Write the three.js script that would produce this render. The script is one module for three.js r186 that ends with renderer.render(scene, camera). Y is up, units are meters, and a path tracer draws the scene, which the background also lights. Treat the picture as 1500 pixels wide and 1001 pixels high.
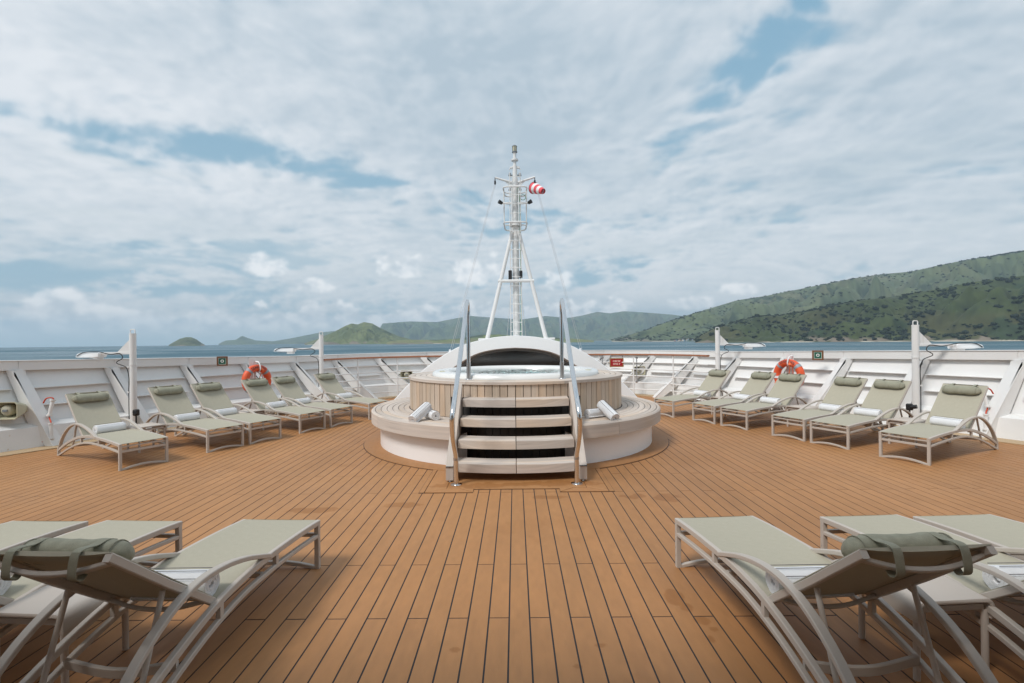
import * as THREE from 'three';
import { mergeGeometries, toCreasedNormals, mergeVertices } from 'three/addons/utils/BufferGeometryUtils.js';
import { RoundedBoxGeometry } from 'three/addons/geometries/RoundedBoxGeometry.js';

// ---------------------------------------------------------------- camera, sky, sun, exposure
const scene = new THREE.Scene();
const FPX = 740, CXP = 750, CYP = 500.5;                       // focal length and centre in photograph pixels (1500 x 1001)
const camera = new THREE.PerspectiveCamera(2 * Math.atan(500.5 / FPX) * 180 / Math.PI, 1500 / 1001, 0.05, 40000);
camera.position.set(0, 1.7, 0);
camera.rotation.order = 'YXZ';
camera.rotation.set(-0.0023, 0.00595, -0.0105);
camera.updateMatrixWorld(true);
const CM = new THREE.Matrix4().extractRotation(camera.matrixWorld), CMI = CM.clone().invert();
const ray = (px, py) => new THREE.Vector3((px - CXP) / FPX, -(py - CYP) / FPX, -1).applyMatrix4(CM);   // a direction only
const renderer = new THREE.WebGLRenderer({ antialias: true });
renderer.toneMapping = THREE.LinearToneMapping;
renderer.toneMappingExposure = 1.03;
renderer.shadowMap.enabled = true;
const sunDir = new THREE.Vector3(-0.46, 0.79, 0.44).normalize();
const sun = new THREE.DirectionalLight(new THREE.Color(1, 0.968, 0.925), 2.45);
sun.position.copy(sunDir).multiplyScalar(60);
sun.castShadow = true; sun.shadow.radius = 30;
sun.shadow.mapSize.set(2048, 2048);
Object.assign(sun.shadow.camera, { left: -20, right: 20, top: 20, bottom: -20, near: 1, far: 120 });
scene.add(sun);

// ---------------------------------------------------------------- noise
let seedState = 12345;
const rnd = () => { seedState = (seedState * 1664525 + 1013904223) >>> 0; return seedState / 4294967296; };
const rr = (a, b) => a + (b - a) * rnd();
const PERM = new Uint8Array(512);
{ const p = [...Array(256).keys()]; for (let i = 255; i > 0; i--) { const j = Math.floor(rnd() * (i + 1)); [p[i], p[j]] = [p[j], p[i]]; } for (let i = 0; i < 512; i++) PERM[i] = p[i & 255]; }
const RV = new Float32Array(256); for (let i = 0; i < 256; i++) RV[i] = rnd();
function noise3(x, y, z) {
  const xi = Math.floor(x), yi = Math.floor(y), zi = Math.floor(z);
  let fx = x - xi, fy = y - yi, fz = z - zi;
  fx = fx * fx * fx * (fx * (fx * 6 - 15) + 10); fy = fy * fy * fy * (fy * (fy * 6 - 15) + 10); fz = fz * fz * fz * (fz * (fz * 6 - 15) + 10);
  const X = xi & 255, Y = yi & 255, Z = zi & 255;
  const A = PERM[X] + Y, B = PERM[(X + 1) & 255] + Y;
  const a0 = PERM[A & 255] + Z, a1 = PERM[(A + 1) & 255] + Z, b0 = PERM[B & 255] + Z, b1 = PERM[(B + 1) & 255] + Z;
  const l = (a, b, t) => a + (b - a) * t;
  return l(l(l(RV[PERM[a0 & 255]], RV[PERM[b0 & 255]], fx), l(RV[PERM[a1 & 255]], RV[PERM[b1 & 255]], fx), fy),
    l(l(RV[PERM[(a0 + 1) & 255]], RV[PERM[(b0 + 1) & 255]], fx), l(RV[PERM[(a1 + 1) & 255]], RV[PERM[(b1 + 1) & 255]], fx), fy), fz);
}
function fbm(x, y, z, o) { let s = 0, a = 0.5, n = 0; for (let i = 0; i < o; i++) { s += a * noise3(x, y, z); n += a; a *= 0.52; x = x * 2.03 + 11.3; y = y * 2.03 + 5.7; z = z * 2.03 + 3.1; } return s / n; }
function cloud(x, y, z, o) { let s = 0, a = 0.5, n = 0; for (let i = 0; i < o; i++) { s += a * noise3(x, y, z); n += a; a *= 0.57; const t = x * 1.62 - y * 1.18; y = x * 1.18 + y * 1.62 + 5.7; x = t + 11.3; z += 3.1; } return clamp((s / n - 0.5) * 1.35 + 0.5); }
const clamp = (x, a = 0, b = 1) => x < a ? a : x > b ? b : x;
const sm = (a, b, x) => { const t = clamp((x - a) / (b - a)); return t * t * (3 - 2 * t); };
const mix = (a, b, t) => a + (b - a) * t;

// ---------------------------------------------------------------- the sky: broken high cloud, small cumulus over the horizon
{
  const W = 2048, H = 1024, data = new Float32Array(W * H * 4), v = new THREE.Vector3(), q = new THREE.Vector3();
  // openings to the blue (+) and closed cloud (-), by direction; centre, radii, strength, slant
  const gaps = [[300, 205, 60, 8, 0.1, 0.15], [200, 235, 120, 9, 0.12, 0.2], [560, 268, 60, 8, 0.1, 0], [700, 175, 60, 14, 0.06, 0.2], [905, 105, 40, 20, 0.08, 0], [330, 218, 150, 30, 0.24, 0.12], [120, 190, 110, 26, 0.2, 0.25], [210, 148, 70, 14, 0.14, 0.1], [430, 250, 90, 18, 0.18, 0.1], [1150, 40, 100, 55, 0.30, -0.45], [1090, 120, 70, 40, 0.2, -0.4], [915, 30, 50, 50, 0.14, 0], [15, 155, 40, 22, 0.16, 0],
    [60, 412, 150, 20, 0.22, 0], [260, 425, 90, 9, 0.16, 0], [1000, 205, 60, 16, 0.10, 0], [545, 265, 40, 9, 0.12, 0], [380, 353, 60, 6, 0.1, 0],
    [700, 90, 330, 130, -0.14, 0], [1330, 150, 160, 120, -0.16, -0.4], [850, 240, 200, 60, -0.12, 0], [160, 320, 200, 40, -0.10, 0], [1350, 330, 170, 60, -0.14, 0], [40, 225, 60, 22, -0.2, 0], [300, 30, 300, 60, -0.2, 0]];
  const puffs = [[590, 394, 32, 15], [708, 400, 46, 24], [400, 392, 34, 15], [385, 378, 18, 9], [468, 420, 28, 11], [430, 470, 20, 12], [405, 478, 34, 9], [118, 474, 40, 10], [175, 478, 22, 8], [300, 468, 26, 12], [285, 478, 40, 9], [235, 478, 40, 10], [886, 447, 44, 10], [1012, 447, 36, 10], [474, 475, 8, 5], [820, 410, 26, 18], [1085, 425, 22, 8], [20, 480, 60, 8], [640, 455, 60, 8]];
  for (let j = 0; j < H; j++) {
    const el = ((j + 0.5) / H - 0.5) * Math.PI, cy = Math.sin(el), ce = Math.cos(el);
    for (let i = 0; i < W; i++) {
      const th = ((i + 0.5) / W - 0.5) * 2 * Math.PI;
      v.set(Math.cos(th) * ce, cy, Math.sin(th) * ce);
      const k = (j * W + i) * 4;
      let r, g, b;
      const y = Math.max(cy, 0);
      // clear air
      const t = Math.pow(y, 0.55);
      r = mix(0.46, 0.15, t); g = mix(0.62, 0.35, t); b = mix(0.70, 0.54, t);
      // where this direction falls in the photograph, for the layout of the openings
      q.copy(v).applyMatrix4(CMI);
      let bias = 0, px = -9999, py = 0;
      if (q.z < -0.15) {
        px = CXP + FPX * q.x / -q.z; py = CYP - FPX * q.y / -q.z;
        for (const [gx, gy, rx, ry, s, sl] of gaps) {
          const dx = px - gx, dy = (py - gy) - sl * dx, e = (dx * dx) / (rx * rx) + (dy * dy) / (ry * ry);
          if (e < 9) bias += s * Math.exp(-e);
        }
      }
      // high layer, seen in perspective on a flat sheet; lit a little from the sun's side
      const inv = 1 / (y + 0.16), u = v.x * inv, w = v.z * inv;
      const wx = fbm(u * 0.9 + 7, w * 0.9, 2.2, 3) - 0.5, wz = fbm(u * 0.9, w * 0.9 + 9, 8.8, 3) - 0.5;
      const qx = u * 1.5 + wx * 1.6 + 3.1, qz = w * 1.75 + wz * 1.6, fx = u * 5.6 + wx * 3.2 + 20, fz = w * 7.0 + wz * 3.2;
      const d1 = cloud(qx, qz, 0.4, 7), d2 = cloud(fx, fz, 4.4, 6), bil = 1 - Math.abs(2 * cloud(fx * 1.3 + 9, fz * 1.3, 7.1, 6) - 1);
      const den = 0.56 * d1 + 0.26 * d2 + 0.18 * bil - bias * (bias > 0 ? 0.35 + 1.35 * cloud(fx * 0.6 + 70, fz * 0.6, 1.7, 5) : 1.0);
      const c = (0.55 * sm(0.36, 0.52, den) + 0.45 * sm(0.30, 0.62, den)) * 0.97;
      const e1 = cloud(qx - 0.10, qz + 0.10, 0.4, 6), e2 = cloud(fx - 0.16, fz + 0.16, 4.4, 5);
      const lum = clamp(0.60 + (d1 - e1) * 1.6 + (d2 - e2) * 1.1 + (bil - 0.6) * 0.55 - Math.max(den - 0.58, 0) * 1.5 + (fbm(u * 0.7 + 40, w * 0.6, 6.1, 3) - 0.5) * 1.2);
      const near = sm(0.0, 0.35, y);
      const cr = mix(mix(0.47, 0.47, near), mix(0.74, 0.80, near), lum), cg = mix(mix(0.585, 0.57, near), mix(0.79, 0.84, near), lum), cb = mix(mix(0.66, 0.655, near), mix(0.83, 0.885, near), lum);
      r = mix(r, cr, c); g = mix(g, cg, c); b = mix(b, cb, c);
      // low streaks of stratus
      const az = Math.atan2(v.x, -v.z);
      const st = sm(0.5, 0.72, fbm(az * 4.5, el * 46 + fbm(az * 6, el * 20, 3, 3) * 2.5, 1.7, 5)) * sm(0.03, 0.09, el) * (1 - sm(0.24, 0.4, el));
      r = mix(r, 0.66, st * 0.5); g = mix(g, 0.73, st * 0.5); b = mix(b, 0.775, st * 0.5);
      // cumulus: rounded heads, flat bases
      let cu = 0;
      if (el > 0 && el < 0.3) {
        const nz = cloud(az * 30, el * 42, 5.5, 6) - 0.5, n2 = fbm(az * 11 + 5, 1.3, 2.2, 3);
        const top = 0.030 + 0.05 * sm(0.38, 0.7, n2);
        cu = sm(0, 0.010, top + nz * 0.075 - el) * sm(0.008, 0.024, el) * 0.8;
        if (px > -200 && px < 1700) for (const [gx, gy, rx, ry] of puffs) {
          const dx = (px - gx) / (rx * 1.25), dyy = (py - gy) / (ry * 1.3), e = dx * dx + (dyy > 0 ? dyy * dyy * 2.2 : dyy * dyy);
          if (e < 6) cu = Math.max(cu, sm(0.0, 0.8, 1 - e + nz * 2.6) * 0.75);
        }
        const shade = clamp(0.55 + (cloud(az * 30, el * 42, 5.5, 5) - cloud(az * 30 + 0.25, el * 42 + 0.45, 5.5, 5)) * 2.2 + (nz) * 0.8);
        r = mix(r, mix(0.62, 1.05, shade), cu); g = mix(g, mix(0.70, 1.06, shade), cu); b = mix(b, mix(0.77, 1.07, shade), cu);
      }
      // air near the horizon
      const hz = 1 - sm(0.0, 0.045, el);
      r = mix(r, 0.46, hz * 0.7); g = mix(g, 0.625, hz * 0.7); b = mix(b, 0.705, hz * 0.7);
      if (cy < 0) { r = 0.46; g = 0.625; b = 0.705; }
      data[k] = r; data[k + 1] = g; data[k + 2] = b; data[k + 3] = 1;
    }
  }
  const sky = new THREE.DataTexture(data, W, H, THREE.RGBAFormat, THREE.FloatType);
  sky.mapping = THREE.EquirectangularReflectionMapping; sky.magFilter = THREE.LinearFilter; sky.minFilter = THREE.LinearFilter; sky.wrapS = THREE.RepeatWrapping;
  sky.colorSpace = THREE.LinearSRGBColorSpace; sky.needsUpdate = true;
  scene.background = sky; scene.environment = sky;
}
scene.fog = new THREE.FogExp2(new THREE.Color(0.64, 0.83, 0.99), 0.000085);

// ---------------------------------------------------------------- textures
function tex(w, h, fn, srgb = true, repeat = [1, 1]) {
  const d = new Uint8Array(w * h * 4);
  for (let j = 0; j < h; j++) for (let i = 0; i < w; i++) { const c = fn(i / w, j / h, i, j), k = (j * w + i) * 4; d[k] = clamp(c[0]) * 255; d[k + 1] = clamp(c[1]) * 255; d[k + 2] = clamp(c[2]) * 255; d[k + 3] = 255; }
  const t = new THREE.DataTexture(d, w, h, THREE.RGBAFormat); t.magFilter = THREE.LinearFilter; t.minFilter = THREE.LinearMipmapLinearFilter; t.generateMipmaps = true;
  t.wrapS = t.wrapT = THREE.RepeatWrapping; if (srgb) t.colorSpace = THREE.SRGBColorSpace; t.repeat.set(...repeat); t.needsUpdate = true; return t;
}
const tile = (u, v, fu, fv, z, o) => {     // noise that repeats over the unit square
  const a = fbm(u * fu, v * fv, z, o), b = fbm((u - 1) * fu, v * fv, z, o), c = fbm(u * fu, (v - 1) * fv, z, o), d = fbm((u - 1) * fu, (v - 1) * fv, z, o);
  return mix(mix(a, b, u), mix(c, d, u), v);
};
const DECK = 24;                                               // metres covered by the deck's colour map
const spills = [[1.02, 3.28, 0.05, 0.09], [1.06, 3.16, 0.05, 0.06], [1.10, 3.02, 0.045, 0.05], [1.08, 2.83, 0.02, 0.03], [1.13, 2.93, 0.02, 0.02], [0.45, 2.78, 0.03, 0.02], [0.35, 5.42, 0.2, 0.05], [1.25, 5.42, 0.12, 0.08], [-0.4, 5.85, 0.5, 0.1], [0.5, 5.9, 0.4, 0.1], [1.6, 5.35, 0.14, 0.12], [-2.0, 5.05, 0.25, 0.08], [-1.2, 5.2, 0.2, 0.08], [0.3, 2.6, 0.02, 0.015], [-0.35, 2.75, 0.025, 0.02]];
const deckMap = tex(2048, 2048, (u, v) => {
  const X = (u - 0.5) * DECK, Z = v * DECK - 3;                // ship coordinates: X to starboard, Z ahead
  const big = fbm(X * 0.45, Z * 0.3, 1.1, 4) - 0.5, mid = fbm(X * 2.2, Z * 1.1, 3.3, 4) - 0.5, fine = fbm(X * 30, Z * 9, 5.5, 2) - 0.5;
  let k = 1 + big * 0.16 + mid * 0.10 + fine * 0.10, wet = 0;
  for (const [sx, sz, rx, rz] of spills) { const e = ((X - sx) / rx) ** 2 + ((Z - sz) / rz) ** 2; if (e < 4) wet = Math.max(wet, sm(0.35, -0.15, e - 1 + (fbm(X * 9, Z * 9, 7.7, 3) - 0.5) * 3)); }
  const blot = sm(0.67, 0.76, fbm(X * 1.7 + 30, Z * 1.3, 9.1, 5)) * 0.25;
  wet = Math.max(wet, blot);
  const m = 1 - wet * 0.095;
  return [0.665 * k * m, (0.477 + big * 0.02) * k * m * (1 - wet * 0.05), (0.298 + big * 0.04) * k * m * (1 - wet * 0.16)];
});
deckMap.repeat.set(1 / DECK, 1 / DECK);
const deckBump = tex(512, 512, (u, v) => { const n = tile(u, v, 160, 9, 2.2, 2) * 0.7 + tile(u, v, 60, 60, 4.2, 2) * 0.3; return [n, n, n]; }, false);
const deckRough = tex(512, 512, (u, v) => { const n = 0.52 + 0.22 * tile(u, v, 5, 5, 6.2, 4) + 0.08 * tile(u, v, 90, 20, 1.2, 2); return [n, n, n]; }, false, [0.3, 0.3]);
const greyTeak = [0, 1, 2].map(i => tex(256, 512, (u, v) => {
  const g = tile(u, v, 26, 2.2, 3 + i * 7, 4), l = tile(u, v, 3, 1.6, 9 + i * 5, 3), s = sm(0.6, 0.75, tile(u, v, 40, 3, 15 + i, 3)), warm = sm(0.45, 0.75, l);
  const k = 0.93 + (g - 0.5) * 0.20 - s * 0.07;
  return [k * mix(0.90, 0.905, warm), k * mix(0.855, 0.825, warm), k * mix(0.815, 0.745, warm)];
}));
const greyTeakBump = tex(256, 512, (u, v) => { const g = tile(u, v, 30, 2, 3, 4); return [g, g, g]; }, false);
const weave = tex(256, 256, (u, v, i, j) => { const k = ((i >> 1) + (j >> 1)) & 1, n = rnd(); const c = 0.93 + k * 0.05 + (n - 0.5) * 0.06 + (tile(u, v, 6, 6, 2, 3) - 0.5) * 0.06; return [c, c, c]; }, true, [6, 6]);
const weaveBump = tex(128, 128, (u, v) => { const c = 0.5 + 0.25 * Math.sin(u * Math.PI * 2 * 32) + 0.25 * Math.sin(v * Math.PI * 2 * 32); return [c, c, c]; }, false, [8, 8]);
const canvasTex = tex(256, 256, (u, v) => { const c = 0.9 + (rnd() - 0.5) * 0.1 + (tile(u, v, 9, 9, 12, 4) - 0.5) * 0.2; return [c, c, c * 0.99]; }, true, [4, 4]);
const terry = tex(128, 128, (u, v) => { const c = 0.5 + (rnd() - 0.5) * 0.9; return [c, c, c]; }, false, [8, 8]);
const paintMap = tex(1024, 1024, (u, v) => {
  const d = tile(u, v, 4, 4, 22, 5), streak = sm(0.63, 0.8, tile(u, v, 34, 2.4, 31, 4)) * sm(0.45, 0.7, tile(u, v, 5, 4, 41, 3)), spot = sm(0.74, 0.80, tile(u, v, 38, 38, 51, 3));
  const k = 0.955 + (d - 0.5) * 0.09 - streak * 0.07;
  return [k - spot * 0.06, k * 0.995 - spot * 0.1 - streak * 0.012, k * 0.985 - spot * 0.16 - streak * 0.035];
}, true, [0.5, 0.5]);
const paintBump = tex(512, 512, (u, v) => { const d = tile(u, v, 5, 5, 62, 4) * 0.8 + tile(u, v, 70, 70, 72, 2) * 0.2; return [d, d, d]; }, false, [0.7, 0.7]);

// ---------------------------------------------------------------- materials
const lin = (r, g, b) => new THREE.Color().setRGB(r, g, b);
const std = o => new THREE.MeshStandardMaterial(o);
const M = {};
M.plank = [[1, 1, 1], [0.96, 0.955, 0.95], [1.03, 1.02, 1.01], [0.985, 0.985, 0.985], [1.0, 0.98, 0.965]].map(c => std({ color: lin(c[0] * 0.97, c[1] * 0.95, c[2] * 0.93), map: deckMap, bumpMap: deckBump, bumpScale: 0.0006, roughnessMap: deckRough, roughness: 0.9 }));
M.caulk = std({ color: lin(0.018, 0.018, 0.021), roughness: 0.7 });
M.margin = std({ color: lin(0.50, 0.36, 0.215), map: paintMap, roughness: 0.6 });
M.white = std({ color: lin(0.86, 0.86, 0.86), map: paintMap, bumpMap: paintBump, bumpScale: 0.0025, roughness: 0.42 });
M.whiteClean = new THREE.MeshPhysicalMaterial({ color: lin(0.89, 0.89, 0.885), roughness: 0.3, clearcoat: 0.25, clearcoatRoughness: 0.3 });
M.acrylic = new THREE.MeshPhysicalMaterial({ color: lin(0.80, 0.79, 0.76), roughness: 0.25, clearcoat: 0.5, clearcoatRoughness: 0.15 });
M.teak = greyTeak.map((t, i) => std({ map: t, bumpMap: greyTeakBump, bumpScale: 0.0012, roughness: 0.85, color: [lin(0.86, 0.85, 0.84), lin(0.79, 0.77, 0.75), lin(0.94, 0.92, 0.90)][i] }));
M.teakWall = [[0.80, 0.72, 0.62], [0.72, 0.63, 0.53], [0.86, 0.78, 0.69]].map((c, i) => std({ map: greyTeak[i], bumpMap: greyTeakBump, bumpScale: 0.0012, roughness: 0.85, color: lin(...c) }));
M.nearBlackPlank = std({ color: lin(0.030, 0.027, 0.024), roughness: 0.7, bumpMap: greyTeakBump, bumpScale: 0.001 });  // near-black colour of the tub wall planks below the top tread
M.varnish = new THREE.MeshPhysicalMaterial({ color: lin(0.46, 0.17, 0.055), roughness: 0.35, clearcoat: 0.6, clearcoatRoughness: 0.2, map: greyTeak[0] });
M.steel = std({ color: lin(0.72, 0.72, 0.72), metalness: 1, roughness: 0.12 });
M.steelDull = std({ color: lin(0.5, 0.5, 0.5), metalness: 1, roughness: 0.35 });
M.frame = std({ color: lin(0.50, 0.445, 0.39), roughness: 0.5, bumpMap: paintBump, bumpScale: 0.0004 });
M.sling = std({ color: lin(0.455, 0.422, 0.328), map: weave, bumpMap: weaveBump, bumpScale: 0.0006, roughness: 0.9 });
M.cushion = std({ color: lin(0.385, 0.375, 0.29), map: canvasTex, bumpMap: canvasTex, bumpScale: 0.0018, roughness: 0.95 });
M.seam = std({ color: lin(0.26, 0.25, 0.19), roughness: 0.95 });
M.table = std({ color: lin(0.54, 0.475, 0.415), roughness: 0.5 });
M.towel = std({ color: lin(0.82, 0.82, 0.83), roughness: 1, bumpMap: terry, bumpScale: 0.0035 });
M.stripe = std({ color: lin(0.10, 0.09, 0.10), roughness: 1 });
M.black = std({ color: lin(0.016, 0.016, 0.017), roughness: 0.55 });
M.rubber = std({ color: lin(0.03, 0.03, 0.03), roughness: 0.8 });
M.orange = std({ color: lin(0.80, 0.115, 0.035), roughness: 0.5, bumpMap: paintBump, bumpScale: 0.001 });
M.rope = std({ color: lin(0.85, 0.20, 0.08), roughness: 0.9 });
M.cable = std({ color: lin(0.55, 0.06, 0.02), roughness: 0.6 });
M.grey = std({ color: lin(0.20, 0.22, 0.235), roughness: 0.6 });
M.darkPanel = std({ color: lin(0.075, 0.08, 0.082), roughness: 0.5 });
M.darkGloss = new THREE.MeshPhysicalMaterial({ color: lin(0.045, 0.05, 0.052), roughness: 0.12, clearcoat: 1, clearcoatRoughness: 0.08 });
M.reflect = std({ color: lin(0.30, 0.34, 0.37), roughness: 0.45 });
M.cream = std({ color: lin(0.50, 0.475, 0.34), roughness: 0.55 });
M.creamDark = std({ color: lin(0.44, 0.42, 0.32), roughness: 0.6 });
M.glass = new THREE.MeshPhysicalMaterial({ color: lin(0.8, 0.82, 0.8), roughness: 0.1, transmission: 0.7, thickness: 0 });
M.green = std({ color: lin(0.012, 0.12, 0.075), roughness: 0.4 });
M.greenWire = std({ color: lin(0.05, 0.22, 0.10), roughness: 0.6 });
M.signWood = std({ color: lin(0.20, 0.085, 0.035), roughness: 0.5 });
M.signWood2 = std({ color: lin(0.33, 0.165, 0.06), roughness: 0.5 });
M.letter = std({ color: lin(0.78, 0.80, 0.76), roughness: 0.5 });
M.water = new THREE.MeshPhysicalMaterial({ color: lin(0.9, 1, 1), roughness: 0.06, transmission: 1, thickness: 0.6, ior: 1.33, attenuationColor: lin(0.62, 0.90, 0.91), attenuationDistance: 1.2 });
M.basin = std({ color: lin(0.74, 0.82, 0.82), roughness: 0.4 });
M.red = std({ color: lin(0.78, 0.11, 0.13), roughness: 0.8 });
M.sockWhite = std({ color: lin(0.85, 0.84, 0.84), roughness: 0.8 });

// ---------------------------------------------------------------- building helpers
const taken = {};
function numbered(n) { const k = taken[n] = (taken[n] ?? -1) + 1; return k ? `${n}_${String(k).padStart(3, '0')}` : n; }
function prep(g) { g = g.index ? g.toNonIndexed() : g; for (const a of Object.keys(g.attributes)) if (!['position', 'normal', 'uv', 'color'].includes(a)) g.deleteAttribute(a); return g; }
function merge(list) { return mergeGeometries(list.map(prep)); }
function boxUV(g, off = [0, 0]) {      // uv in metres by the way each face points
  g = prep(g); const p = g.attributes.position, uv = new Float32Array(p.count * 2), a = new THREE.Vector3(), b = new THREE.Vector3(), c = new THREE.Vector3();
  for (let i = 0; i < p.count; i += 3) {
    a.fromBufferAttribute(p, i); b.fromBufferAttribute(p, i + 1); c.fromBufferAttribute(p, i + 2);
    const n = b.clone().sub(a).cross(c.clone().sub(a)), X = Math.abs(n.x), Y = Math.abs(n.y), Z = Math.abs(n.z);
    [a, b, c].forEach((q, k) => { const [s, t] = Y >= X && Y >= Z ? [q.x, q.z] : X >= Z ? [q.z, q.y] : [q.x, q.y]; uv[(i + k) * 2] = s + off[0]; uv[(i + k) * 2 + 1] = t + off[1]; });
  }
  g.setAttribute('uv', new THREE.BufferAttribute(uv, 2)); return g;
}
function mesh(name, g, m, parent = scene) {
  const o = new THREE.Mesh(Array.isArray(g) ? merge(g) : g, m); o.name = parent === scene ? numbered(name) : name; o.castShadow = o.receiveShadow = true; parent.add(o); return o;
}
function thing(name, label, category, x = 0, y = 0, z = 0, turn = 0, group) {
  const o = new THREE.Group(); o.name = numbered(name); o.position.set(x, y, z); o.rotation.y = turn; o.userData = { label, category }; if (group) o.userData.group = group; scene.add(o); return o;
}
function tag(o, label, category, group) { o.userData = { label, category }; if (group) o.userData.group = group; return o; }
function copy(src, label, x, y, z, turn) { const r = src.clone(); r.name = numbered(src.name.replace(/_\d{3}$/, '')); r.userData = { ...src.userData, label }; r.position.set(x, y, z); r.rotation.set(0, turn, 0); scene.add(r); return r; }
const V = (x, y, z) => new THREE.Vector3(x, y, z);
function tris(list) { const g = new THREE.BufferGeometry(), p = []; for (const q of list) { if (q.length === 4) p.push(q[0], q[1], q[2], q[0], q[2], q[3]); else p.push(...q); } g.setAttribute('position', new THREE.Float32BufferAttribute(p.flatMap(v => [v.x, v.y, v.z]), 3)); g.setAttribute('uv', new THREE.Float32BufferAttribute(new Float32Array(p.length * 2), 2)); g.computeVertexNormals(); return g; }
function loft(rings, cap = true, crease = 0.5, closed = true) {     // rings of equal length; skin between them
  const q = [], n = rings[0].length;
  for (let i = 0; i + 1 < rings.length; i++) for (let j = 0; j < (closed ? n : n - 1); j++) { const k = (j + 1) % n; q.push([rings[i][j], rings[i][k], rings[i + 1][k], rings[i + 1][j]]); }
  if (cap) for (const [r, f] of [[rings[0], 1], [rings.at(-1), 0]]) for (let j = 1; j + 1 < n; j++) q.push(f ? [r[0], r[j + 1], r[j]] : [r[0], r[j], r[j + 1]]);
  return boxUV(toCreasedNormals(tris(q), crease));
}
function rect(w, h, c) { const a = w / 2, b = h / 2; c = Math.min(c, a * 0.9, b * 0.9); return [[a - c, -b], [a, -b + c], [a, b - c], [a - c, b], [-a + c, b], [-a, b - c], [-a, -b + c], [-a + c, -b]]; }
function bar(path, side, w, h, c = 0.004) {     // rectangular bar along a path; side = direction of its width w
  const sec = rect(w, h, c), rings = [];
  for (let i = 0; i < path.length; i++) {
    const t = path[Math.min(i + 1, path.length - 1)].clone().sub(path[Math.max(i - 1, 0)]).normalize(), n = side.clone().cross(t).normalize();
    rings.push(sec.map(([u, v]) => path[i].clone().addScaledVector(side, u).addScaledVector(n, v)));
  }
  return loft(rings);
}
function smooth(pts, n) { return new THREE.CatmullRomCurve3(pts, false, 'centripetal').getPoints(n); }
function tube(pts, r, n = 24, k = 8, curve = true) { const c = curve ? new THREE.CatmullRomCurve3(pts, false, 'centripetal') : new THREE.CurvePath(); if (!curve) for (let i = 0; i + 1 < pts.length; i++) c.add(new THREE.LineCurve3(pts[i], pts[i + 1])); return prep(new THREE.TubeGeometry(c, n, r, k)); }
function rod(a, b, r, k = 8, r2 = r) { const d = b.clone().sub(a), g = new THREE.CylinderGeometry(r2, r, d.length(), k); g.applyQuaternion(new THREE.Quaternion().setFromUnitVectors(V(0, 1, 0), d.clone().normalize())); const m = a.clone().add(b).multiplyScalar(0.5); g.translate(m.x, m.y, m.z); return prep(g); }
function rbox(w, h, d, x, y, z, r = 0.006, s = 1) { const g = new RoundedBoxGeometry(w, h, d, s, Math.min(r, w / 2.2, h / 2.2, d / 2.2)); g.translate(x, y, z); return boxUV(g); }
function lathe(pts, seg = 32, a0 = 0, a1 = Math.PI * 2) { return prep(new THREE.LatheGeometry(pts.map(p => new THREE.Vector2(...p)), seg, a0, a1)); }
function slab(poly, y0, y1, c = 0.002) {        // flat piece from a plan outline [x, z], its top edge eased by c
  const area = poly.reduce((s, p, i) => { const q = poly[(i + 1) % poly.length]; return s + p[0] * q[1] - q[0] * p[1]; }, 0);
  if (area > 0) poly = poly.slice().reverse();
  const cx = poly.reduce((s, p) => s + p[0], 0) / poly.length, cz = poly.reduce((s, p) => s + p[1], 0) / poly.length;
  const ins = poly.map(([x, z]) => { const d = Math.hypot(x - cx, z - cz) || 1; return [x - (x - cx) / d * c, z - (z - cz) / d * c]; });
  const R = (p, y) => p.map(([x, z]) => V(x, y, z));
  const q = [], A = R(poly, y0), B = R(poly, y1 - c), C = R(ins, y1), n = poly.length;
  for (let j = 0; j < n; j++) { const k = (j + 1) % n; q.push([A[j], A[k], B[k], B[j]], [B[j], B[k], C[k], C[j]]); }
  const tri = THREE.ShapeUtils.triangulateShape(ins.map(p => new THREE.Vector2(...p)), []);
  for (const [a, b, c2] of tri) { q.push([C[a], C[b], C[c2]]); q.push([A[a], A[c2], A[b]]); }
  return tris(q);
}
function arcs(r, x0, x1, n, cz) { const o = []; for (let i = 0; i <= n; i++) { const x = mix(x0, x1, i / n); o.push([x, cz + Math.sqrt(Math.max(r * r - x * x, 0))]); } return o; }

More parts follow.
